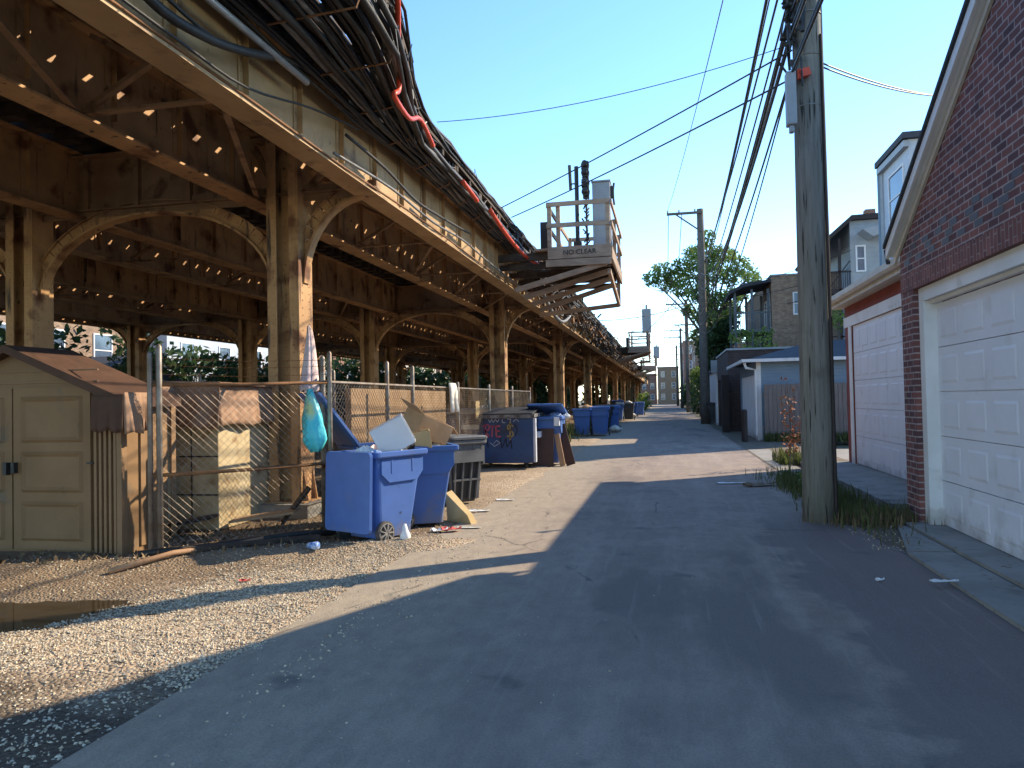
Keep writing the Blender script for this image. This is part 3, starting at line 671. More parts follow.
# ------------------------------------------------------------------ signal platforms
def text_mesh(txt, size, depth=.01):
    cu = bpy.data.curves.new('t', 'FONT'); cu.body = txt; cu.size = size; cu.extrude = depth; cu.align_x = 'CENTER'
    o = bpy.data.objects.new('t', cu); COL.objects.link(o); dg = bpy.context.evaluated_depsgraph_get(); dg.update()
    me = o.evaluated_get(dg).to_mesh(); mb = MB(); mb.v = [tuple(v.co) for v in me.vertices]; mb.f = [tuple(p.vertices) for p in me.polygons]
    o.evaluated_get(dg).to_mesh_clear(); bpy.data.objects.remove(o); return mb
def platform():
    # local coordinates: origin under the near left corner at (-2.75,18.5,0)
    P = empty('signal_platform', (-2.75, 18.5, 0), 'timber railed signal platform bracketed off the elevated railway, the nearest and largest one', 'platform')
    def W(mb): return mb.xf(Matrix.Translation((-2.75, 18.5, 0)))
    x0, x1, y1 = -.1, 1.45, 4.2
    m = MB()
    for k in range(14): m.box(x0 - .35, x1, k * .3, k * .3 + .27, 5.36, 5.41)
    build('deck', W(m), newwood, P)
    m = MB(); m.box(x0, x1 + .02, -.06, 0, 5.12, 5.42); m.box(x0 - .05, x1 + .02, -.065, -.005, 4.93, 5.10); m.box(x1, x1 + .05, 0, y1, 5.05, 5.40)
    build('fascia_boards', W(m), newwood, P)
    m = MB()
    for k in range(4):
        y = .25 + 1.25 * k; m.beam((-1.6, y, 5.26), (x1 - .03, y, 5.26), .13, .18); m.beam((-1.6, y + .2, 5.05), (x1 - .05, y + .2, 5.02), .1, .14)
    build('joists', W(m), plank_m, P)
    for k in range(4):
        y = .05 + 1.2 * k; m = MB(); m.beam((-.95, y, 4.40 - .03 * k), (x1 - .1, y, 4.98), .09, .13); build('brace', W(m), newwood, P)
    m = MB(); m.beam((x1 - .05, y1 - .3, 4.35), (x1 - .05, y1 - .3, 5.3), .1, .1); m.beam((x1 - .05, .2, 4.8), (x1 - .05, y1 - .3, 4.4), .08, .12); m.beam((-1.0, y1 - .25, 4.2), (x1 - .05, y1 - .25, 4.4), .08, .12)
    build('corner_brace', W(m), newwood, P)
    for (x, y) in ((x0 + .05, .0), (x0 + .27, .02), (x1 - .05, .0), (x0 + .05, y1 - .1), (x1 - .03, y1 / 2), (x1 - .03, y1 - .1)):
        m = MB(); m.box(x - .05, x + .05, y - .05, y + .05, 5.41, 6.52); build('post', W(m), newwood, P)
    for z in (5.95, 6.48):
        for a, b in (((x0, -.075, z), (x1, -.075, z)), ((x1 + .04, -.05, z), (x1 + .04, y1, z)), ((x0, -.05, z), (x0, y1, z)), ((x0, y1, z), (x1, y1, z))):
            m = MB(); m.beam(a, b, .045, .11); build('rail', W(m), newwood, P)
    m = MB(); m.box(x0 - .2, x0 - .02, .1, .5, 5.41, 6.1); build('junction_box', W(m), dark_m, P)
    return P
SPf = platform()
tx = text_mesh('NO CLEAR', .17); tx.xf(Matrix.Translation((-2.05, 18.437, 5.21)) @ Matrix.Rotation(PI / 2, 4, 'X'))
build('stencil', tx, blk, SPf)
# equipment on the platform
CBN = empty('signal_cabinet', (-1.62, 20.5, 5.41), 'tall pale grey steel cabinet standing on the nearest signal platform', 'cabinet')
build('case', MB().box(-1.88, -1.40, 20.3, 20.8, 5.46, 7.5), sign_grey, CBN, bevel=.01)
m = MB(); m.box(-1.86, -1.42, 20.285, 20.298, 5.55, 7.4); build('door', m, sign_grey, CBN)
m = MB(); m.box(-1.9, -1.38, 20.26, 20.84, 7.502, 7.54); build('cap', m, sign_grey, CBN)
m = MB(); m.tube([(-1.3, 20.5, 6.9), (-1.34, 20.5, 7.2), (-1.3, 20.5, 7.5)], .03, 6); m.box(-1.4, -1.3, 20.4, 20.6, 7.1, 7.4); build('conduit', m, blk, CBN)
SG = empty('railway_signal', (-2.15, 19.6, 5.41), 'black signal mast with stacked lamps and a cable wrapped mast on the nearest platform', 'signal')
m = MB(); m.tube([(-2.22, 19.6, 5.41), (-2.22, 19.6, 7.75)], .055, 8); m.box(-2.32, -2.12, 19.5, 19.7, 5.41, 5.75); build('mast', m, blk, SG)
m = MB()
for k, z in enumerate((7.05, 7.3, 7.55, 7.75)):
    m.tube([(-1.98, 19.5, z), (-1.98, 19.62, z)], .11, 10); m.tube([(-1.98, 19.36, z + .02), (-1.98, 19.5, z)], .07, 8)
m.box(-2.06, -1.9, 19.6, 19.72, 6.9, 7.88); build('lamp_head', m, blk, SG)
m = MB(); m.tube([(-1.98, 19.66, 5.41), (-1.98, 19.66, 6.9)], .03, 6)
for k in range(40):
    z = 5.5 + k * .055; a = R.uniform(0, 6.3); m.beam((-2.0 + .06 * math.cos(a), 19.6 + .06 * math.sin(a), z), (-2.0 + .1 * math.cos(a + 1), 19.6 + .1 * math.sin(a + 1), z + .1), .03, .03)
build('cable_mast', m, blk, SG)
m = MB(); m.tube([(-2.38, 19.6, 7.15), (-2.4, 19.6, 7.8)], .045, 6); m.beam((-2.38, 19.6, 7.3), (-2.22, 19.6, 7.3), .03, .03); build('relay_arm', m, blk, SG)
p2 = copy_tree(SPf, (-2.75, 58, .2), label='second timber signal platform farther down the railway with a dark box mast')
p3 = copy_tree(SPf, (-2.75, 88, 0), label='third and farthest timber signal platform along the railway')
for o in (SPf, p2, p3): o['group'] = 'timber platforms bracketed off the railway'
for o in (p2, p3):
    for c in kids(o):
        if c.name.startswith('stencil'): bpy.data.objects.remove(c)
def far_sig(x, y, z0, h, lab):
    e = empty('railway_signal', (x, y, z0), lab, 'signal')
    build('mast', MB().tube([(x, y, z0), (x, y, z0 + h)], .07, 6), blk, e)
    build('lamp_head', MB().box(x - .35, x + .35, y - .2, y + .2, z0 + h * .35, z0 + h * .9), sign_grey, e); return e
far_sig(-1.5, 60, 5.6, 3.4, 'grey box signal on a mast over the second platform')
far_sig(-1.2, 90, 5.4, 2.6, 'small signal box on a mast over the farthest platform')

# ------------------------------------------------------------------ utility poles
def pole(x, y, h, r0, r1, label, arm=None, lean=0., mat=pole_m):
    e = empty('utility_pole', (x, y, 0), label, 'utility pole', 'wooden utility poles along the right side')
    pts = [(x + lean * t, y, t * h) for t in (0, .1, .25, .4, .55, .7, .85, 1)]
    pts[0] = (x, y, -.1)
    rs = [r0 + (r1 - r0) * t for t in (0, .1, .25, .4, .55, .7, .85, 1)]
    build('shaft', MB().tube(pts, rs, 20), mat, e, smooth=True)
    if arm:
        for (z, xa, xb) in arm:
            m = MB(); m.beam((x + lean * z / h + xa, y - r1 - .06, z), (x + lean * z / h + xb, y - r1 - .06, z), .12, .14); a = build('crossarm', m, mat, e)
            m = MB(); m.beam((x + lean * z / h + (xa * .72 if abs(xa) > abs(xb) else xb * .72), y - r1 - .05, z - .06), (x + lean * z / h, y - r1 - .03, z - 1.15), .06, .08); build('arm_brace', m, mat, e)
            m = MB()
            for t in (.03, .35, .8): m.tube([(x + lean * z / h + xa + (xb - xa) * t, y - r1 - .06, z + .07), (x + lean * z / h + xa + (xb - xa) * t, y - r1 - .06, z + .22)], .045, 6)
            build('insulators', m, grey_cab, e)
    return e
P1 = pole(1.86, 10.2, 11.5, .205, .150, 'thick weathered wooden utility pole standing at the alley edge in front of the garages', lean=0.02)
m = MB(); m.tube([(2.03, 10.04, 0), (2.03, 10.06, 2.4), (2.02, 10.08, 6.2)], .022, 6); build('ground_conduit', m, dark_m, P1)
m = MB(); m.tube([(2.07, 10.2, 0), (2.05, 10.2, 9)], .012, 5); build('ground_wire', m, grey_cab, P1)
# splice cases, straps and hardware at the cable level
m = MB(); m.box(1.56, 1.68, 9.9, 10.05, 5.02, 5.70); m.box(1.59, 1.65, 9.93, 10.02, 4.93, 5.02); build('splice_box', m, sign_grey, P1, bevel=.015)
m = MB()
for k in range(95):
    z = 5.55 + R.random() * 3.2; a = R.uniform(PI * .75, PI * 1.35); rr_ = .17 + R.random() * .12
    p = V((1.88 + rr_ * math.cos(a), 10.1 + rr_ * math.sin(a), z)); m.tube([p, p + V((R.uniform(-.1, .1), R.uniform(-.1, .1), R.uniform(-.3, .3))), p + V((R.uniform(-.14, .08), R.uniform(-.12, .12), R.uniform(-.5, .4)))], R.choice((.012, .018, .028)), 5)
build('hardware', m, blk, P1)
m = MB(); m.box(1.70, 1.76, 9.93, 9.98, 5.6, 5.72); m.beam((1.72, 9.95, 5.66), (1.84, 10.0, 5.7), .1, .1); build('marker_tag', m, orange_m, P1)
for z in (5.3, 5.95, 6.5, 7.1):
    m = MB(); m.tube([(1.87 + .175 * math.cos(a * PI / 8), 10.2 + .175 * math.sin(a * PI / 8), z) for a in range(17)], .012, 4)
    build('band', m, galv, P1)
P2 = pole(2.2, 47, 13.1, .28, .20, 'tall utility pole with a single long crossarm pointing left beside the tree', arm=[(12.85, -2.0, .1)], mat=pole_far)
P3 = pole(2.2, 84.5, 12.4, .25, .18, 'third utility pole whose crossarm shows left of the tree', arm=[(11.9, -2.2, .1), (9.6, -1.3, .8)], mat=pole_far)
P4 = pole(2.2, 122, 12.6, .25, .18, 'fourth utility pole down the alley with two crossarms', arm=[(12.3, -2.3, .4), (11.2, -2.6, .2)], mat=pole_far)
P5 = pole(2.0, 160, 12.6, .25, .18, 'fifth and farthest utility pole near the alley end', arm=[(12.2, -2.0, 2.0), (10.6, -2., 2.)], mat=pole_far)

# overhead lines
def wire(a, b, sag, r, name, label, cat='overhead line', n=24, mat=black_m, grp=None):
    a = V(a); b = V(b); pts = []
    for i in range(n + 1):
        t = i / n; p = a.lerp(b, t); p.z -= sag * 4 * t * (1 - t); pts.append(p)
    o = build(name, MB().tube(pts, r, 5), mat, smooth=True); return tag(o, label, cat, grp)
gl = 'lines strung between the utility poles down the alley'
rw = random.Random(11)
heights1 = [6.9, 6.5, 6.15, 5.9, 7.3, 5.7, 8.2, 6.3, 7.7, 6.7]; heights2 = [7.2, 6.6, 8.2, 5.6, 8.8, 6.0, 9.4, 9.2, 7.7, 6.9]
for i, (h1, h2) in enumerate(zip(heights1, heights2)):
    x1 = 1.70 - (i % 3) * .03; x2 = 1.95 + (i % 4) * .06
    wire((x1, 10.05 + (i % 2) * .1, h1), (x2, 46.8, h2), .45 + .25 * (i % 4), (.016, .028, .021, .012, .018)[i % 5], 'utility_line', 'black line in the bundle from the near pole to the crossarm pole', grp=gl)
    wire((x2, 46.8, h2), (x2 + rw.uniform(-.1, .1), 84.4, h2 + rw.uniform(-.6, .3)), .5 + .1 * (i % 3), .022, 'utility_line', 'black line between the second and third utility poles', grp=gl)
    wire((x1, 10.1, h1), (1.75 - .05 * (i % 3), -14, h1 + .3), .3, .02, 'utility_line', 'black line leaving the near pole overhead at the top of the picture', grp=gl)
wire((.25, 46.75, 13.05), (1.29, 15, 9.32 + .2), .25, .012, 'thin_line', 'thin line rising from the long crossarm tip to the picture top')
for i, dx in enumerate((-1.9, -1.1, .1)):
    wire((2.2 + dx, 46.7, 12.9 - .02 * i), (2.2 + dx - .1, 84.4, 12.1), .7, .022, 'crossarm_line', 'line between the crossarms of the second and third poles', grp='lines on the crossarms')
    wire((2.2 + dx, 84.4, 12.1), (2.2 + dx - .1, 122, 12.5), .7, .025, 'crossarm_line', 'line between the crossarms of the third and fourth poles', grp='lines on the crossarms far off')
wire((1.66, 10.05, 6.02), (-3.6, 16.5, 5.98), .04, .012, 'service_drop', 'upper taut line crossing from the near pole to the railway edge')
wire((1.66, 10.05, 5.66), (-3.6, 17.7, 6.05), .05, .013, 'service_drop', 'lower taut line crossing from the near pole to the railway')
wire((1.66, 10.05, 6.1), (-3.5, 11.4, 6.08), .18, .006, 'service_drop', 'faint thin line crossing nearly level from pole to railway')
wire((2.05, 10.15, 5.85), (4.4, 13.64, 6.6), .05, .011, 'service_drop', 'upper line running right from the near pole to the house')
wire((2.05, 10.15, 5.80), (4.9, 13.9, 6.62), .10, .011, 'service_drop', 'lower line running right from the near pole to the house')
for i, (a, b) in enumerate((((-2.2, 60, 8.6), (2.1, 84, 10.6)), ((-2.2, 60, 8.0), (2.1, 84, 9.6)), ((-3.5, 66, 6.0), (1.9, 47, 9.0)), ((-3.5, 40, 5.8), (2.1, 47, 7.6)), ((-3.4, 92, 6.), (2., 122, 10.)), ((-3.4, 52, 6.), (1.9, 84, 11.2)))):
    wire(a, b, .3, .022, 'service_drop', ['long line from the second platform up to the third pole', 'line just under the long one to the third pole', 'line slanting from the far railway edge to the crossarm pole', 'short line from the railway to the crossarm pole', 'faint line from the farthest platform to the fourth pole', 'line rising from the railway to the top of the third pole'][i])
for i in range(3):
    wire((2.2, 47, 8.2 - .9 * i), (9.4 + i, 41 + i, 9.0 - .5 * i), .35, .016, 'service_drop', ['highest', 'middle', 'lowest'][i] + ' line from the crossarm pole to the grey house')

# ------------------------------------------------------------------ brick garage (near right)
def panel_door(parent, x, y0, y1, z0, z1, cols, rows, mat, name='door'):
    """sectional garage door facing -X: recessed slab, section joints and raised panels"""
    m = MB(); rh = (z1 - z0) / rows; cw = (y1 - y0) / cols
    for r in range(rows):
        m.box(x, x + .04, y0, y1, z0 + r * rh + .004, z0 + (r + 1) * rh - .004)
        for c in range(cols):
            a = y0 + c * cw + .09; b = y0 + (c + 1) * cw - .09; lo = z0 + r * rh + .10; hi = z0 + (r + 1) * rh - .10
            q = [(a, lo), (b, lo), (b, hi), (a, hi)]; q2 = [(a + .03, lo + .03), (b - .03, lo + .03), (b - .03, hi - .03), (a + .03, hi - .03)]
            # pressed groove then raised field
            m.add([(x - .001, p, w) for p, w in q] + [(x - .009, p, w) for p, w in q2], [(0, 1, 5, 4), (1, 2, 6, 5), (2, 3, 7, 6), (3, 0, 4, 7), (4, 5, 6, 7)])
    m.box(x + .041, x + .045, y0, y1, z0, z1)
    return build(name, m, mat, parent)
G1 = empty('brick_garage', (6, 6.5, 0), 'dark red brick garage with steep white trimmed gable and panelled white door', 'garage')
GX1 = 2.90; GYa, GYb = 2.4, 10.2; ZE = 3.37; AP = (GYa + GYb) / 2; ZA = 5.66
dy0, dy1 = 3.1, 9.74; DZ = 2.84
m = MB()
zc = ZA - .05
def rake(y): return ZE + (ZA - ZE) * (1 - abs(y - AP) / ((GYb - GYa) / 2))
m.prism([(GYa, -.1), (dy0, -.1), (dy0, DZ), (GYa, DZ)], .3, 'x', GX1); m.prism([(dy1 + .0, -.1), (GYb, -.1), (GYb, DZ), (dy1 + .0, DZ)], .3, 'x', GX1)
m.prism([(GYa, DZ + .215), (GYb, DZ + .215), (GYb, ZE), (AP, ZA), (GYa, ZE)], .3, 'x', GX1)
m.box(GX1 + .3, 9.5, GYb - .25, GYb, -.1, ZE); m.box(GX1 + .3, 9.5, GYa, GYa + .25, -.1, ZE)
build('wall', m, brick1, G1)
m = MB(); m.box(GX1 - .004, GX1 + .3, GYa, GYb, DZ + .002, DZ + .213); build('lintel', m, brick1v, G1)
db = M('dark_glazed_brick', (.05, .035, .038), (.07, .045, .045), 9, .5)
m = MB()
for zrow, st, off in ((3, 2, .0), (4, 3, .11), (5, 2, .2), (6, 4, .05)):
    z = round((DZ + .215) / .077) * .077 + (zrow - 2) * .077
    k = 0; y = GYa + .1 + off
    while y < GYb - .3:
        if (k % st == 0): m.box(GX1 - .004, GX1 + .002, y, y + .2, z + .005, z + .070)
        y += .215; k += 1
build('dark_brick_band', m, db, G1)
m = MB(); m.box(GX1 + .06, GX1 + .26, dy1 - .16, dy1 - .001, -.02, DZ - .16); m.box(GX1 + .06, GX1 + .26, dy0 + .001, dy0 + .16, -.02, DZ - .16); m.box(GX1 + .06, GX1 + .26, dy0 + .001, dy1 - .001, DZ - .16, DZ - .001)
m.box(GX1 + .12, GX1 + .18, dy0 + .16, dy1 - .16, DZ - .20, DZ - .16)
build('door_frame', m, trimw, G1)
panel_door(G1, GX1 + .2, dy0 + .16, dy1 - .16, .07, DZ - .2, 9, 5, doorw)
# white rake boards, soffit and roof
def rk(s, t, o, th, x0, x1, mat, name):
    m = MB(); ye = AP + s * ((GYb - GYa) / 2 + .14); ze = ZE - .14 * (ZA - ZE) / ((GYb - GYa) / 2)
    a = (ye, ze + o); b = (AP, ZA + o)
    m.prism([a, b, (b[0], b[1] + th), (a[0], a[1] + th)] if s < 0 else [a, (a[0], a[1] + th), (b[0], b[1] + th), b], x1 - x0, 'x', x0)
    build(name, m, mat, G1)
for s in (-1, 1):
    rk(s, 0, .03, .13, GX1 - .13, GX1 - .10, trimw, 'rake_board'); rk(s, 0, .05, .03, GX1 - .098, GX1 - .002, trimw, 'soffit')
    rk(s, 0, .163, .05, GX1 - .16, 9.8, roof_m, 'roof'); rk(s, 0, -.05, .085, GX1 - .035, GX1 - .005, cream_t, 'frieze_board')

# ------------------------------------------------------------------ second garage, low eave and white door
G2 = empty('white_door_garage', (6, 14, 0), 'low garage with red board band, cream gutter and wide white door behind the utility pole', 'garage')
X2 = 3.98; y0, y1 = 10.35, 18.2
m = MB(); m.box(X2, X2 + .2, y0, 11.0, -.1, 3.6); m.box(X2, X2 + .2, 17.7, y1, -.1, 3.6); m.box(X2, X2 + .2, 11.0, 17.7, 3.32, 3.6); m.box(X2 + .2, 9.6, y1 - .2, y1, -.1, 3.75); m.box(X2 + .2, 9.6, y0, y0 + .2, -.1, 3.75)
build('wall', m, red_wall, G2)
m = MB(); m.box(X2 - .03, X2 - .004, y0 + .1, y1, 3.10, 3.32); m.box(X2 - .03, X2 - .004, 17.6, 17.8, 0, 3.1); m.box(X2 - .03, X2 - .004, 10.9, 11.08, 0, 3.1); build('door_frame', m, trimw, G2)
panel_door(G2, X2 + .03, 11.08, 17.6, .10, 3.10, 10, 5, doorw)
m = MB(); m.prism([(X2 - .28, 3.66), (X2 + 3.2, 5.2), (X2 + 6, 3.9), (X2 + 6, 3.98), (X2 + 3.2, 5.29), (X2 - .28, 3.74)], y1 - y0 + .3, 'y', y0 - .05); build('roof', m, roof_m, G2)
m = MB(); m.prism([(X2 + .0, 3.6), (X2 + 3.2, 5.1), (X2 + 5.9, 3.85), (X2 + 5.9, 3.6)], .1, 'y', y1 - .15); build('gable_end', m, sid_tan, G2)
m = MB(); m.box(X2 - .26, X2 - .0, y0, y1 + .2, 3.56, 3.6); m.box(X2 - .29, X2 - .26, y0, y1 + .2, 3.54, 3.68); build('soffit', m, cream_t, G2)
m = MB(); m.prism([(X2 - .41, 3.76), (X2 - .41, 3.66), (X2 - .37, 3.62), (X2 - .30, 3.62), (X2 - .30, 3.76)], y1 - y0 + .3, 'y', y0 - .1); build('gutter', m, cream_t, G2)
m = MB(); m.tube([(X2 - .43, 13.1, 3.7), (X2 - .46, 13.1, 3.92), (X2 - .36, 13.1, 3.93)], .035, 6); build('floodlight', m, blk, G2)

# ------------------------------------------------------------------ blue-grey garage and what stands round it
G3 = empty('blue_sided_garage', (6, 31, 0), 'blue grey sided garage with white corner trim behind the weathered board fence', 'garage')
X3 = 3.15; ya, yb2 = 28.2, 34.5
m = MB(); m.box(X3, 11, ya, ya + .15, -.1, 2.86); m.box(X3, X3 + .15, ya + .15, ya + .6, 0, 2.86); m.box(X3, X3 + .15, yb2 - .5, yb2, 0, 2.86); m.box(X3, X3 + .15, ya + .6, yb2 - .5, 2.4, 2.86); m.box(X3 + .15, 11, yb2 - .15, yb2, 0, 2.86); build('wall', m, sid_blue, G3)
m = MB(); m.box(X3 - .02, X3 + .14, ya - .02, ya - .003, 0, 2.86); m.box(X3 - .02, X3 - .003, ya, ya + .55, 0, 2.6); build('corner_trim', m, trimw, G3)
m = MB(); m.box(X3 + .03, X3 + .07, ya + .6, yb2 - .5, .02, 2.4); build('door', m, trimw, G3)
m = MB()
a = [(X3 - .45, ya - .35, 2.9), (11.4, ya - .35, 2.9), (11.4, yb2 + .35, 2.9), (X3 - .45, yb2 + .35, 2.9)]
b = [(X3 + 2.6, ya + 3.1, 3.75), (8.6, ya + 3.1, 3.75)]
m.add(a + b, [(0, 1, 5, 4), (1, 2, 5), (2, 3, 4, 5), (3, 0, 4), (3, 2, 1, 0)]); build('roof', m, roof_g, G3)
m = MB(); m.box(X3 - .45, 11.4, ya - .45, ya - .351, 2.82, 2.93); m.box(X3 - .55, X3 - .451, ya - .45, yb2 + .35, 2.82, 2.93); m.tube([(X3 - .45, ya - .3, 2.8), (X3 - .4, ya - .3, 2.62), (X3 - .05, ya - .1, 2.55), (X3 - .06, ya - .1, .2)], .05, 6); build('gutter', m, trimw, G3)
WF = empty('board_fence', (6, 27.5, 0), 'weathered grey brown vertical board fence below the blue siding', 'fence')
m = MB(); x = 3.35
while x < 10:
    m.box(x, x + .135, 27.9, 27.925, .03, 2.02 + R.uniform(-.01, .01)); x += .145
build('boards', m, fence_w, WF)
m = MB(); m.box(3.3, 10, 27.93, 27.98, .4, .5); m.box(3.3, 10, 27.93, 27.98, 1.6, 1.7); build('rail', m, fence_w, WF)
o = tag(build('bollard', MB().tube([(2.62, 27.6, 0), (2.62, 27.6, 1.1), (2.62, 27.6, 1.15)], [.11, .11, .06], 10), dark_m), 'short dark bollard at the corner of the blue sided garage', 'bollard')
G4 = empty('dark_brick_garage', (6, 40, 0), 'dark brown brick garage with a flat roof and black door beyond the blue one', 'garage')
m = MB(); m.box(2.75, 12, 36, 36.3, -.1, 3.75); m.box(2.75, 3.0, 36.3, 43.5, 2.5, 3.75); m.box(2.75, 3.0, 36.3, 36.9, 0, 2.5); m.box(2.75, 3.0, 43, 43.5, 0, 2.5); build('wall', m, brick3, G4)
m = MB(); m.box(2.85, 2.9, 36.9, 43, .02, 2.5); m2 = m; build('door', m, dark_m, G4)
m = MB(); m.box(2.7, 12, 35.94, 43.6, 3.752, 3.84); build('coping', m, sign_grey, G4)
m = MB(); m.box(2.40, 2.72, 35.2, 35.6, -.02, 2.6); o = build('gate_panel', m, dark_m); tag(o, 'narrow black gate panel beside the dark brick garage', 'gate')
G5 = empty('white_garage', (4, 48, 0), 'small whitish garage with a boxed light above its door behind the dark one', 'garage')
m = MB(); m.box(2.72, 6, 44.6, 44.8, -.1, 3.1); m.box(2.72, 2.9, 44.8, 51, -.1, 3.1); build('wall', m, trimw, G5)
m = MB(); m.box(2.6, 6.2, 44.4, 51.2, 3.1, 3.25); build('roof', m, roof_g, G5)
m = MB(); m.box(2.45, 3.0, 44.0, 44.35, 3.0, 3.7); build('sign_box', m, sign_grey, G5)

# ------------------------------------------------------------------ houses on the right
def window(parent, axis, at_, u0, u1, z0, z1, dirn, frame=trimw):
    m = MB(); t = .05
    def bx(a, b, c, d, o0, o1):
        lo, hi = sorted((at_ + dirn * o0, at_ + dirn * o1))
        if axis == 'x': m.box(lo, hi, a, b, c, d)
        else: m.box(a, b, lo, hi, c, d)
    f = .08; bx(u0, u1, z0, z0 + f, 0, t); bx(u0, u1, z1 - f, z1, 0, t); bx(u0, u0 + f, z0 + f, z1 - f, 0, t); bx(u1 - f, u1, z0 + f, z1 - f, 0, t); bx(u0 + f, u1 - f, (z0 + z1) / 2 - .03, (z0 + z1) / 2 + .03, 0, t * .8)
    w = build('window', m, frame, parent); m = MB()
    lo, hi = sorted((at_ + dirn * .004, at_ + dirn * .012))
    if axis == 'x': m.box(lo, hi, u0 + f, u1 - f, z0 + f, z1 - f)
    else: m.box(u0 + f, u1 - f, lo, hi, z0 + f, z1 - f)
    build('pane', m, glass_m, w); return w
H1 = empty('sided_house', (13, 30, 0), 'tall pale sided house end with one window rising above the brick garage roof', 'house')
m = MB(); m.box(9.5, 13, 31.9, 35.6, 0, 11.6); build('wall', m, sid_white, H1)
m = MB(); m.box(9.25, 13.2, 31.7, 35.8, 11.602, 11.85); build('roof', m, roof_g, H1)
m = MB(); m.box(9.44, 9.497, 35.4, 35.66, 0, 11.6); m.box(9.3, 9.5, 31.8, 35.7, 11.3, 11.55); build('corner_trim', m, sign_grey, H1)
window(H1, 'x', 9.498, 32.5, 34.6, 8.7, 10.85, -1); window(H1, 'x', 9.498, 32.3, 33.9, 5.3, 7.0, -1)
m = MB(); m.tube([(9.4, 35.75, 7.), (9.4, 35.75, 11.4)], .07, 6); build('downspout', m, sid_blue, H1)
H2 = empty('grey_porch_house', (11, 45, 0), 'grey sided house with a dark roofed open porch seen right of the pole', 'house')
m = MB(); m.box(9.55, 16, 42, 50, 0, 10.75); build('wall', m, sid_grey, H2)
m = MB(); m.prism([(8.1, 9.65), (9.6, 10.95), (16.4, 11.1), (16.4, 10.8), (9.6, 10.7), (8.2, 9.45)], 8.6, 'y', 41.7); build('roof', m, dark_m, H2)
m = MB()
for x in (8.35, 9.0): m.box(x - .07, x + .07, 41.9, 42.05, 0, 9.8)
for z in (3.5, 6.9): m.box(8.2, 9.55, 41.9, 46, z, z + .25); m.box(8.2, 9.55, 41.9, 41.95, z + 1.1, z + 1.18)
for k in range(12):
    m.box(8.25 + .11 * k, 8.28 + .11 * k, 41.91, 41.94, 7.15, 8.0)
m.beam((8.3, 41.95, 7.0), (9.5, 41.95, 8.6), .05, .15, up=(0, 1, 0)); build('porch', m, dark_m, H2)
m = MB(); m.prism([(9.9, 10.0), (11.2, 10.2), (11.2, 9.9), (10.4, 9.6)], 1.2, 'y', 40.8); build('canopy', m, sign_grey, H2)
m = MB(); m.box(10.6, 11.1, 43, 43.5, 10.8, 11.5); build('chimney', m, brick4, H2)
window(H2, 'y', 41.998, 9.8, 10.3, 8.0, 9.4, -1)
H3 = empty('brick_flat_building', (8, 50, 0), 'tan common brick flat roofed building with rear wooden porches behind the garages', 'building')
m = MB(); m.box(5.95, 13, 45, 60, 0, 8.45); build('wall', m, brick2, H3)
m = MB(); m.box(5.9, 13.1, 44.93, 60, 8.452, 8.56); build('coping', m, conc, H3)
window(H3, 'y', 44.998, 7.1, 7.8, 6.2, 7.5, -1); window(H3, 'y', 44.998, 7.1, 7.8, 2.9, 4.3, -1); window(H3, 'x', 5.948, 47, 48, 5.8, 7.3, -1)
m = MB()
for x in (3.95, 4.9, 5.8):
    for y in (45.3, 48.5): m.box(x - .07, x + .07, y - .07, y + .07, 0, 7.8)
for z in (2.6, 5.3):
    m.box(3.85, 5.93, 45.2, 48.7, z, z + .18); m.box(3.85, 5.93, 45.2, 45.25, z + 1.1, z + 1.2)
    for k in range(20): m.box(3.9 + k * .1, 3.94 + k * .1, 45.2, 45.24, z + .2, z + 1.1)
m.beam((4.0, 45.6, 2.7), (5.8, 45.6, 5.3), .06, .22, up=(0, 1, 0)); build('porch', m, M('greyed_porch_paint', (.13, .14, .15), (.09, .1, .1), 3, .8), H3)
m = MB(); m.prism([(3.6, 7.7), (4.4, 8.1), (5.93, 8.3), (5.93, 8.15), (4.4, 7.9), (3.6, 7.5)], 3.9, 'y', 44.9); build('porch_roof', m, roof_m, H3)
m = MB(); m.box(5.93, 5.947, 45.5, 46.4, 5.5, 7.6); build('door', m, trimw, H3)

# ------------------------------------------------------------------ far buildings closing the alley
fb = [(5.6, 12, 95, 112, 8.0, brick4, 'red brick back building farther down on the right'), (4.2, 11, 116, 130, 10.5, brick2, 'tan brick building behind the fourth utility pole'),
      (3.2, 12, 150, 165, 12.5, brick4, 'reddish building beyond the farthest garages on the right'), (-2.6, 3.0, 205, 215, 9.8, brick2, 'pale building block closing the end of the alley'),
      (3.4, 9, 190, 205, 15., sid_tan, 'tall beige building at the right of the alley end'), (-14, -3.0, 210, 222, 8.2, brick4, 'low brick building at the left of the alley end')]
for (xa, xb, ya_, yb_, h, mt, lab) in fb:
    e = empty('apartment_building', ((xa + xb) / 2, ya_, 0), lab, 'building')
    build('wall', MB().box(xa, xb, ya_, yb_, 0, h), mt, e); build('parapet', MB().box(xa - .1, xb + .1, ya_ - .1, yb_ + .1, h + .002, h + .25), conc, e)
    nz_ = int(h // 3); nx_ = max(2, int((xb - xa) // 2))
    for i in range(nz_):
        for j in range(nx_):
            u = xa + (xb - xa) * (j + .5) / nx_; window(e, 'y', ya_ - .002, u - .5, u + .5, 1.2 + 3 * i, 2.8 + 3 * i, -1)
        for j in range(2):
            u = ya_ + (yb_ - ya_) * (j + .5) / 2; window(e, 'x', xa - .002, u - .5, u + .5, 1.2 + 3 * i, 2.8 + 3 * i, -1)
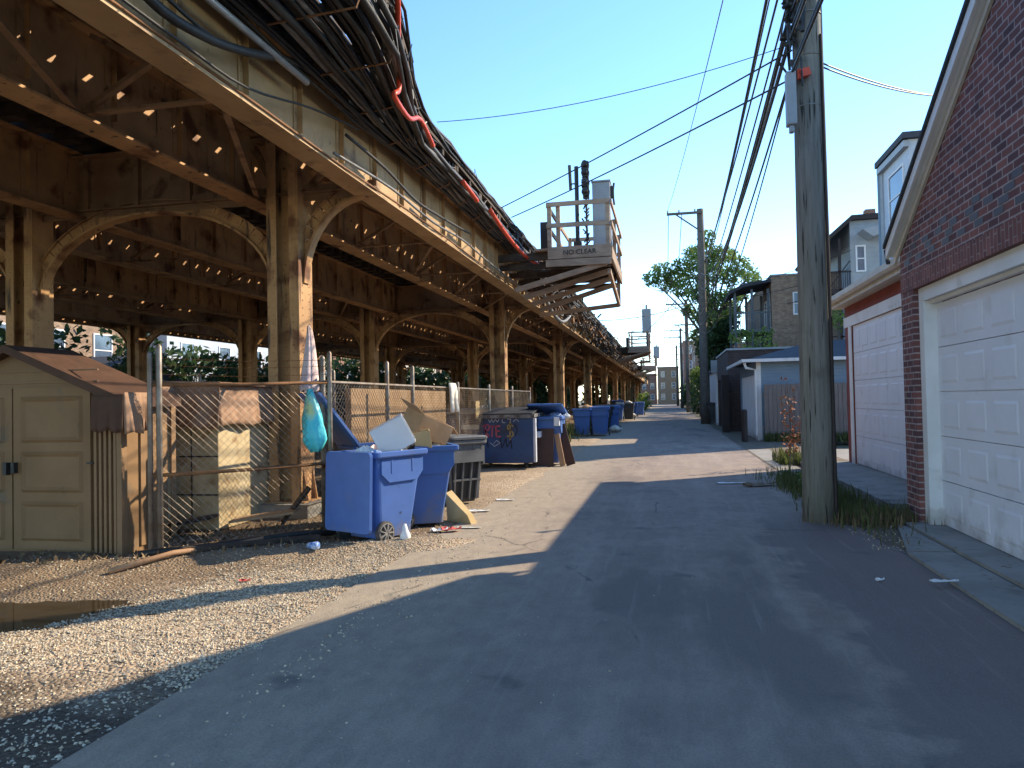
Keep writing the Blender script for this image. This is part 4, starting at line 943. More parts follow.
# buildings beyond the railway, seen under the deck
lb = [(-40, -30, 2, 12, 9, sid_tan, 'beige sided house beyond the railway at far left'), (-42, -29, 14, 24, 8.5, sid_white, 'pale house under the arch left of the thick column'),
      (-43, -30, 27, 37, 9.5, brick2, 'tan brick house under the railway left of the column'), (-42, -29.5, 40, 52, 9, sid_white, 'white sided house seen under the deck behind the chain link fence'),
      (-43, -30, 56, 70, 10, brick4, 'red brick house seen under the deck in the middle distance'), (-42, -29, 74, 92, 9, sid_tan, 'beige house glimpsed between the middle columns'),
      (-43, -30, 97, 120, 10, brick2, 'tan brick row glimpsed between the far columns')]
for (xa, xb, ya_, yb_, h, mt, lab) in lb:
    e = empty('house', ((xa + xb) / 2, ya_, 0), lab, 'house')
    build('wall', MB().box(xa, xb, ya_, yb_, 0, h), mt, e); build('roof', MB().prism([(ya_ - .3, h), (yb_ + .3, h), ((ya_ + yb_) / 2, h + 2.6)], xb - xa, 'x', xa), roof_m, e)
    for i in range(3):
        for j in range(3):
            u = ya_ + (yb_ - ya_) * (j + .5) / 3; window(e, 'x', xb + .002, u - .7, u + .7, .9 + 3 * i, 2.7 + 3 * i, 1)
        window(e, 'y', ya_ - .002, xb - 3.2, xb - 2.0, .9 + 3 * i, 2.7 + 3 * i, -1)
# row of weathered garages beyond the far side of the tracks
for i, (ya_, w, mt, lab) in enumerate(((9, 6, sid_white, 'white garage beyond the tracks seen over the shed roof'), (17, 6, brick2, 'brick garage beyond the tracks left of the column'), (26, 7, sid_grey, 'grey garage beyond the tracks behind the fence'), (40, 7, brick4, 'red brick garage beyond the tracks'), (60, 8, sid_tan, 'beige garage far beyond the tracks'))):
    e = empty('garage', (-25, ya_, 0), lab, 'garage'); build('wall', MB().box(-28, -23.4, ya_, ya_ + w, 0, 2.7), mt, e); build('roof', MB().prism([(ya_ - .3, 2.7), (ya_ + w + .3, 2.7), (ya_ + w / 2, 4.0)], 5, 'x', -28.2), roof_m, e)
    build('door', MB().box(-23.398, -23.35, ya_ + 1, ya_ + w - 1, 0, 2.2), doorw, e)

# ------------------------------------------------------------------ trees and plants
def leaves(clumps, per, size, seed, flat=.8):
    rg = np.random.RandomState(seed); out = []
    for (c, r) in clumps:
        n = int(per * r * r); d = rg.normal(size=(n, 3)); d /= np.linalg.norm(d, axis=1)[:, None]
        rad = r * rg.uniform(.25, 1.05, n) ** .6; p = np.array(c) + d * rad[:, None] * np.array([1, 1, flat])
        s = size * rg.uniform(.6, 1.4, n); a = rg.normal(size=(n, 3)); a /= np.linalg.norm(a, axis=1)[:, None]
        b = np.cross(a, rg.normal(size=(n, 3))); b /= np.linalg.norm(b, axis=1)[:, None]
        q = np.stack([p - a * s[:, None], p + b * (s * .5)[:, None], p + a * s[:, None], p - b * (s * .5)[:, None]], 1)
        out.append(q.reshape(-1, 3))
    return np.concatenate(out)
def tree(name, base, clumps, per, size, mat, label, seed, r0=.25, trunk_pts=None):
    e = empty(name, base, label, 'tree'); rg = random.Random(seed)
    b = V(base); top = V(clumps[0][0]); m = MB()
    tp = trunk_pts or [b, b.lerp(V((b.x, b.y, top.z)), .35) + V((.1, 0, 0)), b.lerp(top, .65), top]
    m.tube(tp, [r0, r0 * .8, r0 * .55, r0 * .2], 8)
    fork = V(tp[1])
    for (c, r) in clumps[1:]:
        c = V(c); st = V(tp[1]).lerp(V(tp[2]), rg.random()); mid = st.lerp(c, .5) + V((rg.uniform(-.3, .3), rg.uniform(-.3, .3), .3))
        m.tube([st, mid, c], [r0 * .4, r0 * .25, r0 * .08], 5)
        for _ in range(4):
            q = c + V((rg.uniform(-1, 1), rg.uniform(-1, 1), rg.uniform(-.6, .8))) * r; m.tube([mid.lerp(c, .6), mid.lerp(q, .7) + V((0, 0, .1)), q], [r0 * .14, r0 * .08, r0 * .03], 4)
    build('trunk', m, bark, e); quads('crown', leaves(clumps, per, size, seed), mat, parent=e); return e
rg = random.Random(5)
cl = [((2.9, 55, 11.6), 1.2)]
for (x, z, r) in ((-.9, 10.3, .75), (-.1, 10.9, .9), (.7, 10.4, .9), (.2, 9.9, .7), (1.3, 11.2, .9), (2.1, 12.2, .8), (2.9, 12.6, .7), (3.8, 11.6, 1.0), (4.7, 11.9, .7), (5.3, 10.9, .9), (6.1, 10.4, .7), (5.9, 9.6, .6), (4.6, 10.2, .9), (3.4, 10.2, 1.0), (2.1, 10.5, .9), (1.2, 9.5, .8), (2.2, 8.8, .9), (3.4, 8.5, .9), (4.5, 8.6, .8), (5.3, 8.9, .6), (1.6, 8.0, .6), (2.6, 7.2, .9), (3.6, 6.8, .8), (4.3, 7.3, .5), (2.3, 6.0, .8), (3.1, 5.2, .9)):
    cl.append(((x, 55 + rg.uniform(-1.8, 1.8), z), r))
tree('tree', (3.4, 55.5, 0), cl, 470, .13, leaf_a, 'airy green tree rising behind the crossarm pole over the right hand garages', 3, .3)
def bush(name, x0, x1, y0, y1, z0, z1, k, r, mat, label, seed, cat='hedge', size=.12, per=300):
    rg = random.Random(seed); c = [((rg.uniform(x0, x1), rg.uniform(y0, y1), rg.uniform(z0, z1)), r * rg.uniform(.7, 1.2)) for _ in range(k)]
    e = empty(name, ((x0 + x1) / 2, (y0 + y1) / 2, 0), label, cat)
    m = MB()
    for (cc, rr_) in c: m.tube([(cc[0] + rg.uniform(-.3, .3), cc[1], 0), (cc[0], cc[1], cc[2] * .6), cc], [.07, .05, .02], 4)
    build('stem', m, bark, e); quads('foliage', leaves(c, per, size, seed), mat, parent=e); return e
bush('vine_thicket', 3.0, 4.2, 52, 60, .8, 6.5, 26, 1.0, leaf_b, 'dark vine thicket climbing behind the white garage', 21, size=.15, per=260)
bush('hedge', 2.9, 4.0, 61, 90, .6, 4.2, 40, 1.0, leaf_b, 'long dark hedge lining the right side beyond the crossarm pole', 22, size=.2, per=130)
bush('hedge', 3.0, 4.5, 92, 140, .6, 3.6, 36, 1.2, leaf_b, 'farthest dark hedge narrowing toward the alley end on the right', 23, size=.3, per=60)
bush('shrub', 2.5, 2.9, 64, 66, 3.2, 3.8, 4, .7, leaf_c, 'yellow green shrub top glowing above the dark hedge', 24, 'shrub', per=260)
bush('shrub', 3.8, 5.6, 40, 44.4, 2.6, 5.4, 9, .7, leaf_c, 'sunny yellow green shrub in front of the brick building porch', 25, 'shrub', size=.09, per=380)
bush('shrub', 6.8, 8.2, 30, 33, 4.2, 5.3, 6, .6, leaf_c, 'light green shrub top just above the second garage gutter', 27, 'shrub', size=.08)
bush('shrub', -3.5, -2.6, 100, 106, .6, 2.6, 7, .9, leaf_c, 'pale green shrub at the far end of the bins on the left', 28, 'shrub', size=.2, per=120)
bush('shrub', -4.2, -3.2, 20.2, 22.5, .5, 1.15, 8, .38, leaf_c, 'small leafy shrub peeping over the dumpster', 29, 'shrub', size=.06, per=500)
bush('tree_row', -23, -21.5, 16, 24, 1.5, 4.2, 9, 1.2, leaf_b, 'dark bushes beyond the tracks seen over the shed', 36, 'trees', size=.18, per=120)
bush('tree_row', -22, -20.8, 24, 38, .8, 4.0, 20, 1.2, leaf_b, 'dense dark brush beyond the tracks left of the thick column', 41, 'trees', size=.16, per=150)
bush('tree_row', -27, -23, 33, 40, 2, 5.5, 10, 1.5, leaf_b, 'dark trees beyond the tracks behind the chain link fence', 31, 'trees', size=.22, per=90)
bush('tree_row', -28, -23, 48, 60, 2, 5.5, 12, 1.6, leaf_b, 'dark trees beyond the tracks in the middle distance', 32, 'trees', size=.25, per=70)
bush('tree_row', -28, -22.5, 70, 140, 1.5, 6, 30, 2.2, leaf_b, 'far dark tree line under the end of the railway', 33, 'trees', size=.4, per=30)
bush('tree_row', -22, -20.8, 38, 75, .8, 4.2, 34, 1.4, leaf_b, 'dense dark brush along the far side of the railway', 38, 'trees', size=.28, per=70)
bush('tree_row', -22, -20, 75, 165, 1., 4.5, 44, 2.0, leaf_b, 'dense dark brush along the far end of the railway', 39, 'trees', size=.45, per=30)
bush('tree_row', -13, -6, 120, 160, 1.0, 4, 16, 1.8, leaf_b, 'dark growth under the far end of the railway', 34, 'trees', size=.4, per=30)
tree('tree', (5.4, 72, 0), [((5.2, 72, 9.0), 1.3)] + [((5.2 + rg.uniform(-1.6, 1.6), 72 + rg.uniform(-2, 2), 7 + rg.uniform(-2.2, 2.6)), 1.0) for _ in range(14)], 160, .2, leaf_b, 'dark narrow tree just right of the crossarm pole behind the hedge', 8, .22)

def blades(name, pts, hmin, hmax, mat, label, seed, w=.008, cat='weeds', lean=.5):
    rg = np.random.RandomState(seed); P = []
    for (x, y, z) in pts:
        h = rg.uniform(hmin, hmax); a = rg.uniform(0, 2 * PI); l = rg.uniform(0, lean) * h; ca, sa = math.cos(a), math.sin(a); ww = w * rg.uniform(.6, 1.6)
        P += [(x - sa * ww, y + ca * ww, z), (x + sa * ww, y - ca * ww, z), (x + ca * l * .45 + sa * ww * .8, y + sa * l * .45 - ca * ww * .8, z + h * .6), (x + ca * l * .45 + sa * -ww * .8, y + sa * l * .45 + ca * ww * .8, z + h * .6)]
        P += [(x + ca * l * .45 - sa * ww * .8, y + sa * l * .45 + ca * ww * .8, z + h * .6), (x + ca * l * .45 + sa * ww * .8, y + sa * l * .45 - ca * ww * .8, z + h * .6), (x + ca * l, y + sa * l, z + h), (x + ca * l * 1.02, y + sa * l, z + h * 1.01)]
    return tag(quads(name, np.array(P), mat), label, cat, kind='stuff')
rs = np.random.RandomState(4)
def cluster(cx, cy, sx, sy, n, z=.01): return [(cx + rs.normal() * sx, cy + rs.normal() * sy, z) for _ in range(n)]
blades('weeds', cluster(2.1, 10.7, .14, .35, 500) + cluster(2.6, 10.15, .3, .22, 500) + cluster(2.35, 12.0, .18, 1.1, 1600) + cluster(2.2, 14, .2, .9, 900), .05, .26, weed_m, 'green weeds and grass growing round the pole foot and along the verge', 1)
blades('dry_weeds', cluster(2.5, 10.0, .28, .2, 900) + cluster(2.95, 10.0, .2, .15, 500) + cluster(2.4, 11.2, .2, .8, 500), .03, .20, dry_m, 'dry brown weeds matted between the pole and the brick garage', 2, w=.006)
blades('verge_grass', [(3.3 + rs.rand() * 5, 27.6 + rs.normal() * .15, 0) for _ in range(1600)] + [(2.5 + rs.rand() * .6, 18 + rs.rand() * 1.5, .01) for _ in range(300)], .08, .4, weed_m, 'strip of grass along the foot of the board fence', 3, w=.02)
blades('tall_weeds', [(-5 + rs.normal() * .6, 20 + rs.rand() * 9, 0) for _ in range(900)] + [(-4.5 + rs.normal() * .5, 29 + rs.rand() * 40, 0) for _ in range(1600)], .08, .6, weed_m, 'rank weeds along the foot of the columns under the railway', 5, w=.02)
def leafy_weed(x, y, h, mat, label, n, seed, size=.04):
    e = empty('weed_stalk', (x, y, 0), label, 'weed'); rg = np.random.RandomState(seed)
    m = MB(); m.tube([(x, y, 0), (x + .03, y, h * .5), (x - .02, y, h)], [.012, .008, .004], 5); build('stem', m, bark if mat is leaf_d else weed_m, e)
    c = [((x + rg.normal() * .06, y + rg.normal() * .06, h * (.25 + .75 * k / 9)), .13 * (1.2 - .06 * k)) for k in range(10)]
    tag(quads('leaf_cluster', leaves(c, n, size, seed, 1.3), mat, parent=e), kind='stuff')
leafy_weed(2.1, 12.3, .75, leaf_c, 'bright green leafy weed left of the near pole', 700, 4, .035)
leafy_weed(2.62, 17.6, 1.9, leaf_d, 'tall rust red dried weed stalk left of the near pole', 900, 5, .04)
leafy_weed(2.75, 18.0, 1.5, leaf_d, 'shorter rust red dried weed half hidden behind the pole', 900, 6, .04)

# ------------------------------------------------------------------ garden shed at left
S = empty('storage_shed', (-7.35, 8.3, 0), 'cream plastic storage shed with panelled double doors and brown tarp roof at far left', 'shed')
sy = 7.2; xl_, xr_ = -8.8, -5.90; ze = 1.72; xc = -7.3; za = 2.26
m = MB(); m.box(xl_, xr_, sy + .04, sy + .08, -.05, ze); m.prism([(xl_, ze), (xr_, ze), (xc, za)], .04, 'y', sy + .04)
m.box(xr_ - .04, xr_, sy + .08, 7.95, -.05, ze); m.box(xl_, xl_ + .04, sy + .08, 7.95, -.05, ze); m.box(xl_, xr_, 7.95, 7.99, -.05, ze)
build('wall', m, shed_m, S)
m = MB()
for k in range(5): m.box(xr_ - .34 + k * .062, xr_ - .31 + k * .062, sy + .005, sy + .038, .02, ze - .02 - .0)
m.box(xr_ - .05, xr_ + .012, sy, sy + .09, -.03, ze - .04)
for k in range(4): m.box(xr_ + .001, xr_ + .022, sy + .3 + k * .18, sy + .38 + k * .18, .05, ze - .03)
for k in range(3): m.box(xl_ + .3, xr_ - .3, sy + .02, sy + .038, ze + .06 + k * .13, ze + .075 + k * .13)
build('ribs', m, shed_edge, S)
def shed_door(x0, x1):
    m = MB(); m.box(x0, x1, sy + .0, sy + .035, .04, 1.86)
    rows = [(.14, .58), (.68, 1.14), (1.24, 1.76)]
    for (a, b) in rows:
        f = .10; q = [(x0 + f, a), (x1 - f, a), (x1 - f, b), (x0 + f, b)]; q2 = [(x0 + f + .03, a + .03), (x1 - f - .03, a + .03), (x1 - f - .03, b - .03), (x0 + f + .03, b - .03)]
        q3 = [(x0 + f + .07, a + .06), (x1 - f - .07, a + .06), (x1 - f - .07, b - .06), (x0 + f + .07, b - .06)]
        m.add([(p, sy - .001, w) for p, w in q] + [(p, sy - .022, w) for p, w in q2] + [(p, sy - .006, w) for p, w in q3], [(0, 1, 5, 4), (1, 2, 6, 5), (2, 3, 7, 6), (3, 0, 4, 7), (4, 5, 9, 8), (5, 6, 10, 9), (6, 7, 11, 10), (7, 4, 8, 11), (8, 9, 10, 11)])
    return build('door', m, shed_m, S)
d1 = shed_door(xc + .01, xr_ - .38); d2 = shed_door(xl_ + .36, xc - .01)
build('handle', MB().box(xc + .03, xc + .07, sy - .06, sy - .003, .90, 1.02), blk, d1); build('handle', MB().box(xc - .08, xc - .03, sy - .06, sy - .003, .88, 1.02), blk, d2)
m = MB(); m.box(xr_ - .42, xr_ - .34, sy - .015, sy - .001, 1.0, 1.02); build('hinge', m, blk, d1)
m = MB(); tz = .09
m.prism([(xl_ - .1, ze - .08), (xc, za), (xr_ + .13, ze - .10), (xr_ + .13, ze + .0), (xc, za + tz), (xl_ - .1, ze + .02)], 1.0, 'y', sy - .12); build('roof', m, tarp_m, S)
# tarp hanging off the corner of the roof
def drape(x0, y0, x1, y1, ztop, zbot, amp, n=22, rows=9, seed=1, flare=.1, tilt=(0, 0)):
    rg = random.Random(seed); m = MB(); vs = []
    for j in range(rows):
        t = j / (rows - 1)
        for i in range(n):
            s = i / (n - 1); x = x0 + (x1 - x0) * s; y = y0 + (y1 - y0) * s; dx, dy = (y1 - y0), -(x1 - x0); L_ = math.hypot(dx, dy); dx /= L_; dy /= L_
            w = amp * t * (math.sin(s * 17 + seed) + .5 * math.sin(s * 37 + 2 * t + seed)) + flare * t
            z = ztop + (zbot - ztop) * t + (.015 * math.sin(s * 11 + seed) * t)
            vs.append((x + dx * w + tilt[0] * t, y + dy * w + tilt[1] * t, z))
    m.add(vs, [(j * n + i, j * n + i + 1, (j + 1) * n + i + 1, (j + 1) * n + i) for j in range(rows - 1) for i in range(n - 1)]); return m
def solid(o, th=.008):
    md = o.modifiers.new('thick', 'SOLIDIFY'); md.thickness = th; return o
o = solid(build('tarp_flap', drape(-6.10, 7.02, -5.74, 7.06, 1.76, 1.36, .02, seed=2, flare=.02), tarp_m, smooth=True)); tag(o, 'short brown tarp flap hanging at the shed roof corner', 'tarp')
o = solid(build('tarp_flap', drape(-5.74, 7.06, -5.72, 7.45, 1.78, 1.34, .03, seed=5, flare=.03), tarp_lt, smooth=True)); tag(o, 'sunlit tan tarp flap draped down the side of the shed', 'tarp')

# shed / cabinet under a tarp behind the fence
K = empty('storage_cabinet', (-6.3, 9.4, 0), 'stained cream cabinet under a tan tarp behind the chain link gate', 'cabinet')
m = MB(); m.box(-6.5, -5.75, 8.8, 10.05, .0, 1.45); build('case', m, cab_m, K, bevel=.01)
m = MB()
for z in (.45, .95, 1.38): m.box(-6.5, -5.75, 8.785, 8.799, z, z + .018)
m.box(-6.14, -6.13, 8.785, 8.799, .05, 1.38); build('drawer_front', m, dark_m, K)
o = solid(build('tarp', drape(-7.35, 8.70, -5.62, 8.66, 1.93, 1.34, .045, n=54, seed=7, flare=.06), tarp_lt, smooth=True)); tag(o, 'crumpled tan tarp hanging over the cabinet behind the gate', 'tarp')
o = solid(build('tarp', drape(-5.68, 8.68, -5.66, 10.1, 1.90, 1.36, .02, n=34, seed=12, flare=.04), tarp_lt, smooth=True)); tag(o, 'sunlit tan tarp side hanging over the cream cabinet by the column', 'tarp')
m = MB(); m.prism([(-7.4, 1.95), (-5.58, 1.88), (-5.58, 1.92), (-7.4, 2.0)], 1.8, 'y', 8.6); o = build('canvas_sheet', m, tarp_lt); tag(o, 'flat tan sheet laid over the cabinet top behind the gate', 'sheet')
o = solid(build('tarp', drape(-6.27, 8.05, -6.25, 8.72, 1.90, 1.38, .035, n=20, seed=15, flare=.03), tarp_lt, smooth=True)); tag(o, 'narrow tan tarp corner hanging over the crates just inside the gate post', 'tarp')
K2 = empty('crate_stack', (-7, 9, 0), 'stack of old crates between the shed and the stained cream cabinet', 'crates')
m = MB(); m.box(-7.0, -6.3, 8.1, 8.65, 0, .75); build('crate', m, cab_m, K2, bevel=.01); m = MB(); m.box(-6.98, -6.33, 8.12, 8.62, .76, 1.42); build('crate', m, cab_m, K2, bevel=.01); m = MB(); m.box(-6.82, -6.53, 9.0, 9.5, 0, 1.3); build('crate', m, dark_m, K2, bevel=.01)
for i, (x, y, w, lab) in enumerate(((-6.0, 8.35, .35, 'dirty cardboard scrap leaning low behind the gate'), (-5.2, 8.9, .4, 'pale flattened box lying behind the gate by the column'))):
    m = MB(); m.beam((x - w, y, .12), (x + w, y + .2, .22), .4, .03); o = build('cardboard_scrap', m, (dark_m, card)[i]); tag(o, lab, 'cardboard')
o = tag(build('cardboard_sheet', MB().beam((-5.05, 9.15, .05), (-4.75, 9.35, .5), .3, .03), dark_m), 'dark board scrap leaning at the foot of the steel column', 'board')

# ------------------------------------------------------------------ chain link fences
def mesh_panel(p, q, z0, z1, pitch, r, ztop2=None, wav=.0, seed=0):
    """diamond mesh: woven zigzag wires between p and q"""
    p = V((p[0], p[1], 0)); q = V((q[0], q[1], 0)); L_ = (q - p).length; H = z1 - z0; u = (q - p) / L_; nn = V((-u.y, u.x, 0)); m = MB()
    def pt(s, h, o=0):
        b = 0
        if wav: b = wav * nz.noise(V((s * 1.3, h * 1.5, seed))) * (1 - h / H) * 2
        return p + u * s + nn * (o + b) + V((0, 0, z0 + h))
    k = -int(H / pitch) - 1
    while k * pitch < L_:
        for sgn in (1, -1):
            a0, a1 = (0., H); s0 = k * pitch; s1 = s0 + H
            if sgn < 0: s0, s1 = s1, s0
            # clip against 0..L_
            pts = []
            n = 7 if wav else 2
            t0, t1 = 0., 1.
            ds = s1 - s0
            for lim, lo in ((0, True), (L_, False)):
                t = (lim - s0) / ds
                if (ds > 0) == lo: t0 = max(t0, t)
                else: t1 = min(t1, t)
            if t1 - t0 < .01: continue
            for i in range(n):
                t = t0 + (t1 - t0) * i / (n - 1); pts.append(pt(s0 + ds * t, H * t, r * sgn))
            m.tube(pts, r, 3, cap=False)
        k += 1
    return m
GF = empty('chain_link_gate', (-4.8, 7.9, 0), 'rusty framed chain link gate panel between the shed and the blue carts', 'gate')
a = (-5.58, 7.27); b = (-4.12, 8.68)
def fpost(x, y, h, r, parent, name='post', mat=galv):
    m = MB(); m.tube([(x, y, -.1), (x, y, h), (x, y, h + .03)], [r, r, r * .5], 10); return build(name, m, mat, parent, smooth=True)
fpost(a[0], a[1], 2.2, .028, GF); fpost(a[0] + .07, a[1] + .06, 2.28, .033, GF); fpost(b[0], b[1], 2.24, .03, GF)
for z0_, z1_ in ((1.86, 1.88), (.86, .88)):
    m = MB(); m.tube([(a[0], a[1], z0_), ((a[0] + b[0]) / 2, (a[1] + b[1]) / 2, (z0_ + z1_) / 2 - .01), (b[0], b[1], z1_)], .021, 8); build('rail', m, steel_rust, GF, smooth=True)
build('mesh', mesh_panel(a, b, .06, 1.86, .088, .0023, wav=.05), wirem, GF)
m = MB()
for z in (1.98, 2.08, 2.16): m.tube([(a[0], a[1], z), ((a[0] + b[0]) / 2, (a[1] + b[1]) / 2, z - .03), (b[0], b[1], z)], .0035, 3)
for z in (1.98, 2.08, 2.16):
    for k in range(14):
        t = (k + .5) / 14; x = a[0] + (b[0] - a[0]) * t; y = a[1] + (b[1] - a[1]) * t; m.tube([(x - .02, y, z - .04), (x + .02, y, z + .02)], .003, 3)
build('barbed_wire', m, steel_rust, GF)
o = empty('chain_link_fence', (-4.3, 14, 0), 'long chain link fence with tall posts running back along the columns', 'fence'); CF = o
fy = [8.9, 11.15, 12.35, 15.2, 18.0, 20.8, 23.6]
for i, y in enumerate(fy): fpost(-4.32, y, (2.2, 2.24, 2.22, 2.0, 2.0, 2.0, 2.0)[i], .035, CF)
for k in range(3): 
    pass
m = MB(); m.tube([(-4.12, 8.7, 1.88)] + [(-4.32, y, 1.9) for y in fy], .02, 6); build('rail', m, galv, CF)
build('mesh', mesh_panel((-4.32, 8.9), (-4.32, 23.6), .05, 1.9, .09, .0034, wav=.03, seed=3), wirem, CF)
CF2 = empty('chain_link_fence', (-7.2, 12, 0), 'lower chain link fence crossing between the steel columns behind the gate', 'fence')
for x in (-8.6, -7.1, -5.9): fpost(x, 12.6, 2.2, .03, CF2)
build('rail', MB().tube([(-8.6, 12.6, 1.9), (-5.2, 12.6, 1.9)], .02, 6), galv, CF2); build('mesh', mesh_panel((-8.6, 12.6), (-5.2, 12.6), .05, 1.9, .1, .0035), wirem, CF2)
# tan panels behind the fence
m = MB(); m.box(-5.05, -4.95, 11.2, 16.4, 0, 1.86)
o = build('plywood_screen', m, M('sun_bleached_plywood', (.34, .22, .12), (.24, .15, .08), 2, .9)); tag(o, 'tan plywood screen standing behind the long chain link fence', 'screen')
o = tag(build('notice_board', MB().box(-4.42, -4.40, 17.0, 17.35, 1.2, 1.62), card2), 'small yellowish board fixed on the fence left of the second column', 'board')

# trousers over the fence
T = empty('trousers', (-4.3, 14.5, 1.4), 'off white trousers hung over the chain link fence', 'trousers')
m = MB()
def legring(x, y, z, rx, ry): return [(x + rx * math.cos(k * PI / 5), y + ry * math.sin(k * PI / 5), z) for k in range(10)]
for dy, lean in ((-.12, -.03), (.13, .06)):
    m.loft([legring(-4.24, 14.55 + dy * .6, 1.97, .035, .13), legring(-4.22, 14.55 + dy, 1.8, .04, .12), legring(-4.22, 14.55 + dy + lean * .5, 1.62, .035, .10), legring(-4.21, 14.55 + dy + lean, 1.44, .04, .095), legring(-4.21, 14.55 + dy + lean, 1.40, .03, .08)])
m.loft([legring(-4.25, 14.55, 1.99, .035, .24), legring(-4.24, 14.55, 1.9, .04, .23), legring(-4.235, 14.55, 1.78, .04, .2)])
build('cloth', m, cloth_m, T, smooth=True)
# turquoise bag and hanging sheet
rg = random.Random(9)
def bag(cx, cy, zt, zb, w, seed, mat, name, label, cat='bag', top=.03):
    rg = random.Random(seed); rings = []; n = 18
    for j in range(13):
        t = j / 12; z = zt + (zb - zt) * t; r = top + (w - top) * math.sin(min(t * 1.15, 1) * PI / 2) ** .9; r *= (1 - .55 * max(0, t - .85) / .15) if t > .85 else 1
        rings.append([(cx + .06 * t + r * math.cos(2 * PI * k / n) * (1 + .14 * math.sin(3 * k + j * .5 + seed)), cy + r * .6 * math.sin(2 * PI * k / n) * (1 + .1 * math.sin(2 * k + j)), z + (.035 * math.sin(k * 1.3 + seed) * t)) for k in range(n)])
    o = build(name, MB().loft(rings), mat, smooth=True); return tag(o, label, cat)
bag(-4.32, 8.55, 1.80, 1.05, .15, 3, bag_m, 'plastic_bag', 'turquoise plastic bag hanging from the gate rail above the first blue cart')
rings = []
for j in range(12):
    t = j / 11; z = 2.72 + (1.78 - 2.72) * t; r = .02 + .10 * t ** .8
    rings.append([(-4.93 + .50 * t ** .9 + r * math.cos(2 * PI * k / 14) * (1 + .2 * math.sin(2 * k)), 9.75 - 1.0 * t + r * .5 * math.sin(2 * PI * k / 14), z + .02 * math.sin(k * 2)) for k in range(14)])
tag(build('plastic_sheet', MB().loft(rings), sheet_m, smooth=True), 'pale lilac plastic sheet strung from the column down to the turquoise bag', 'sheet')

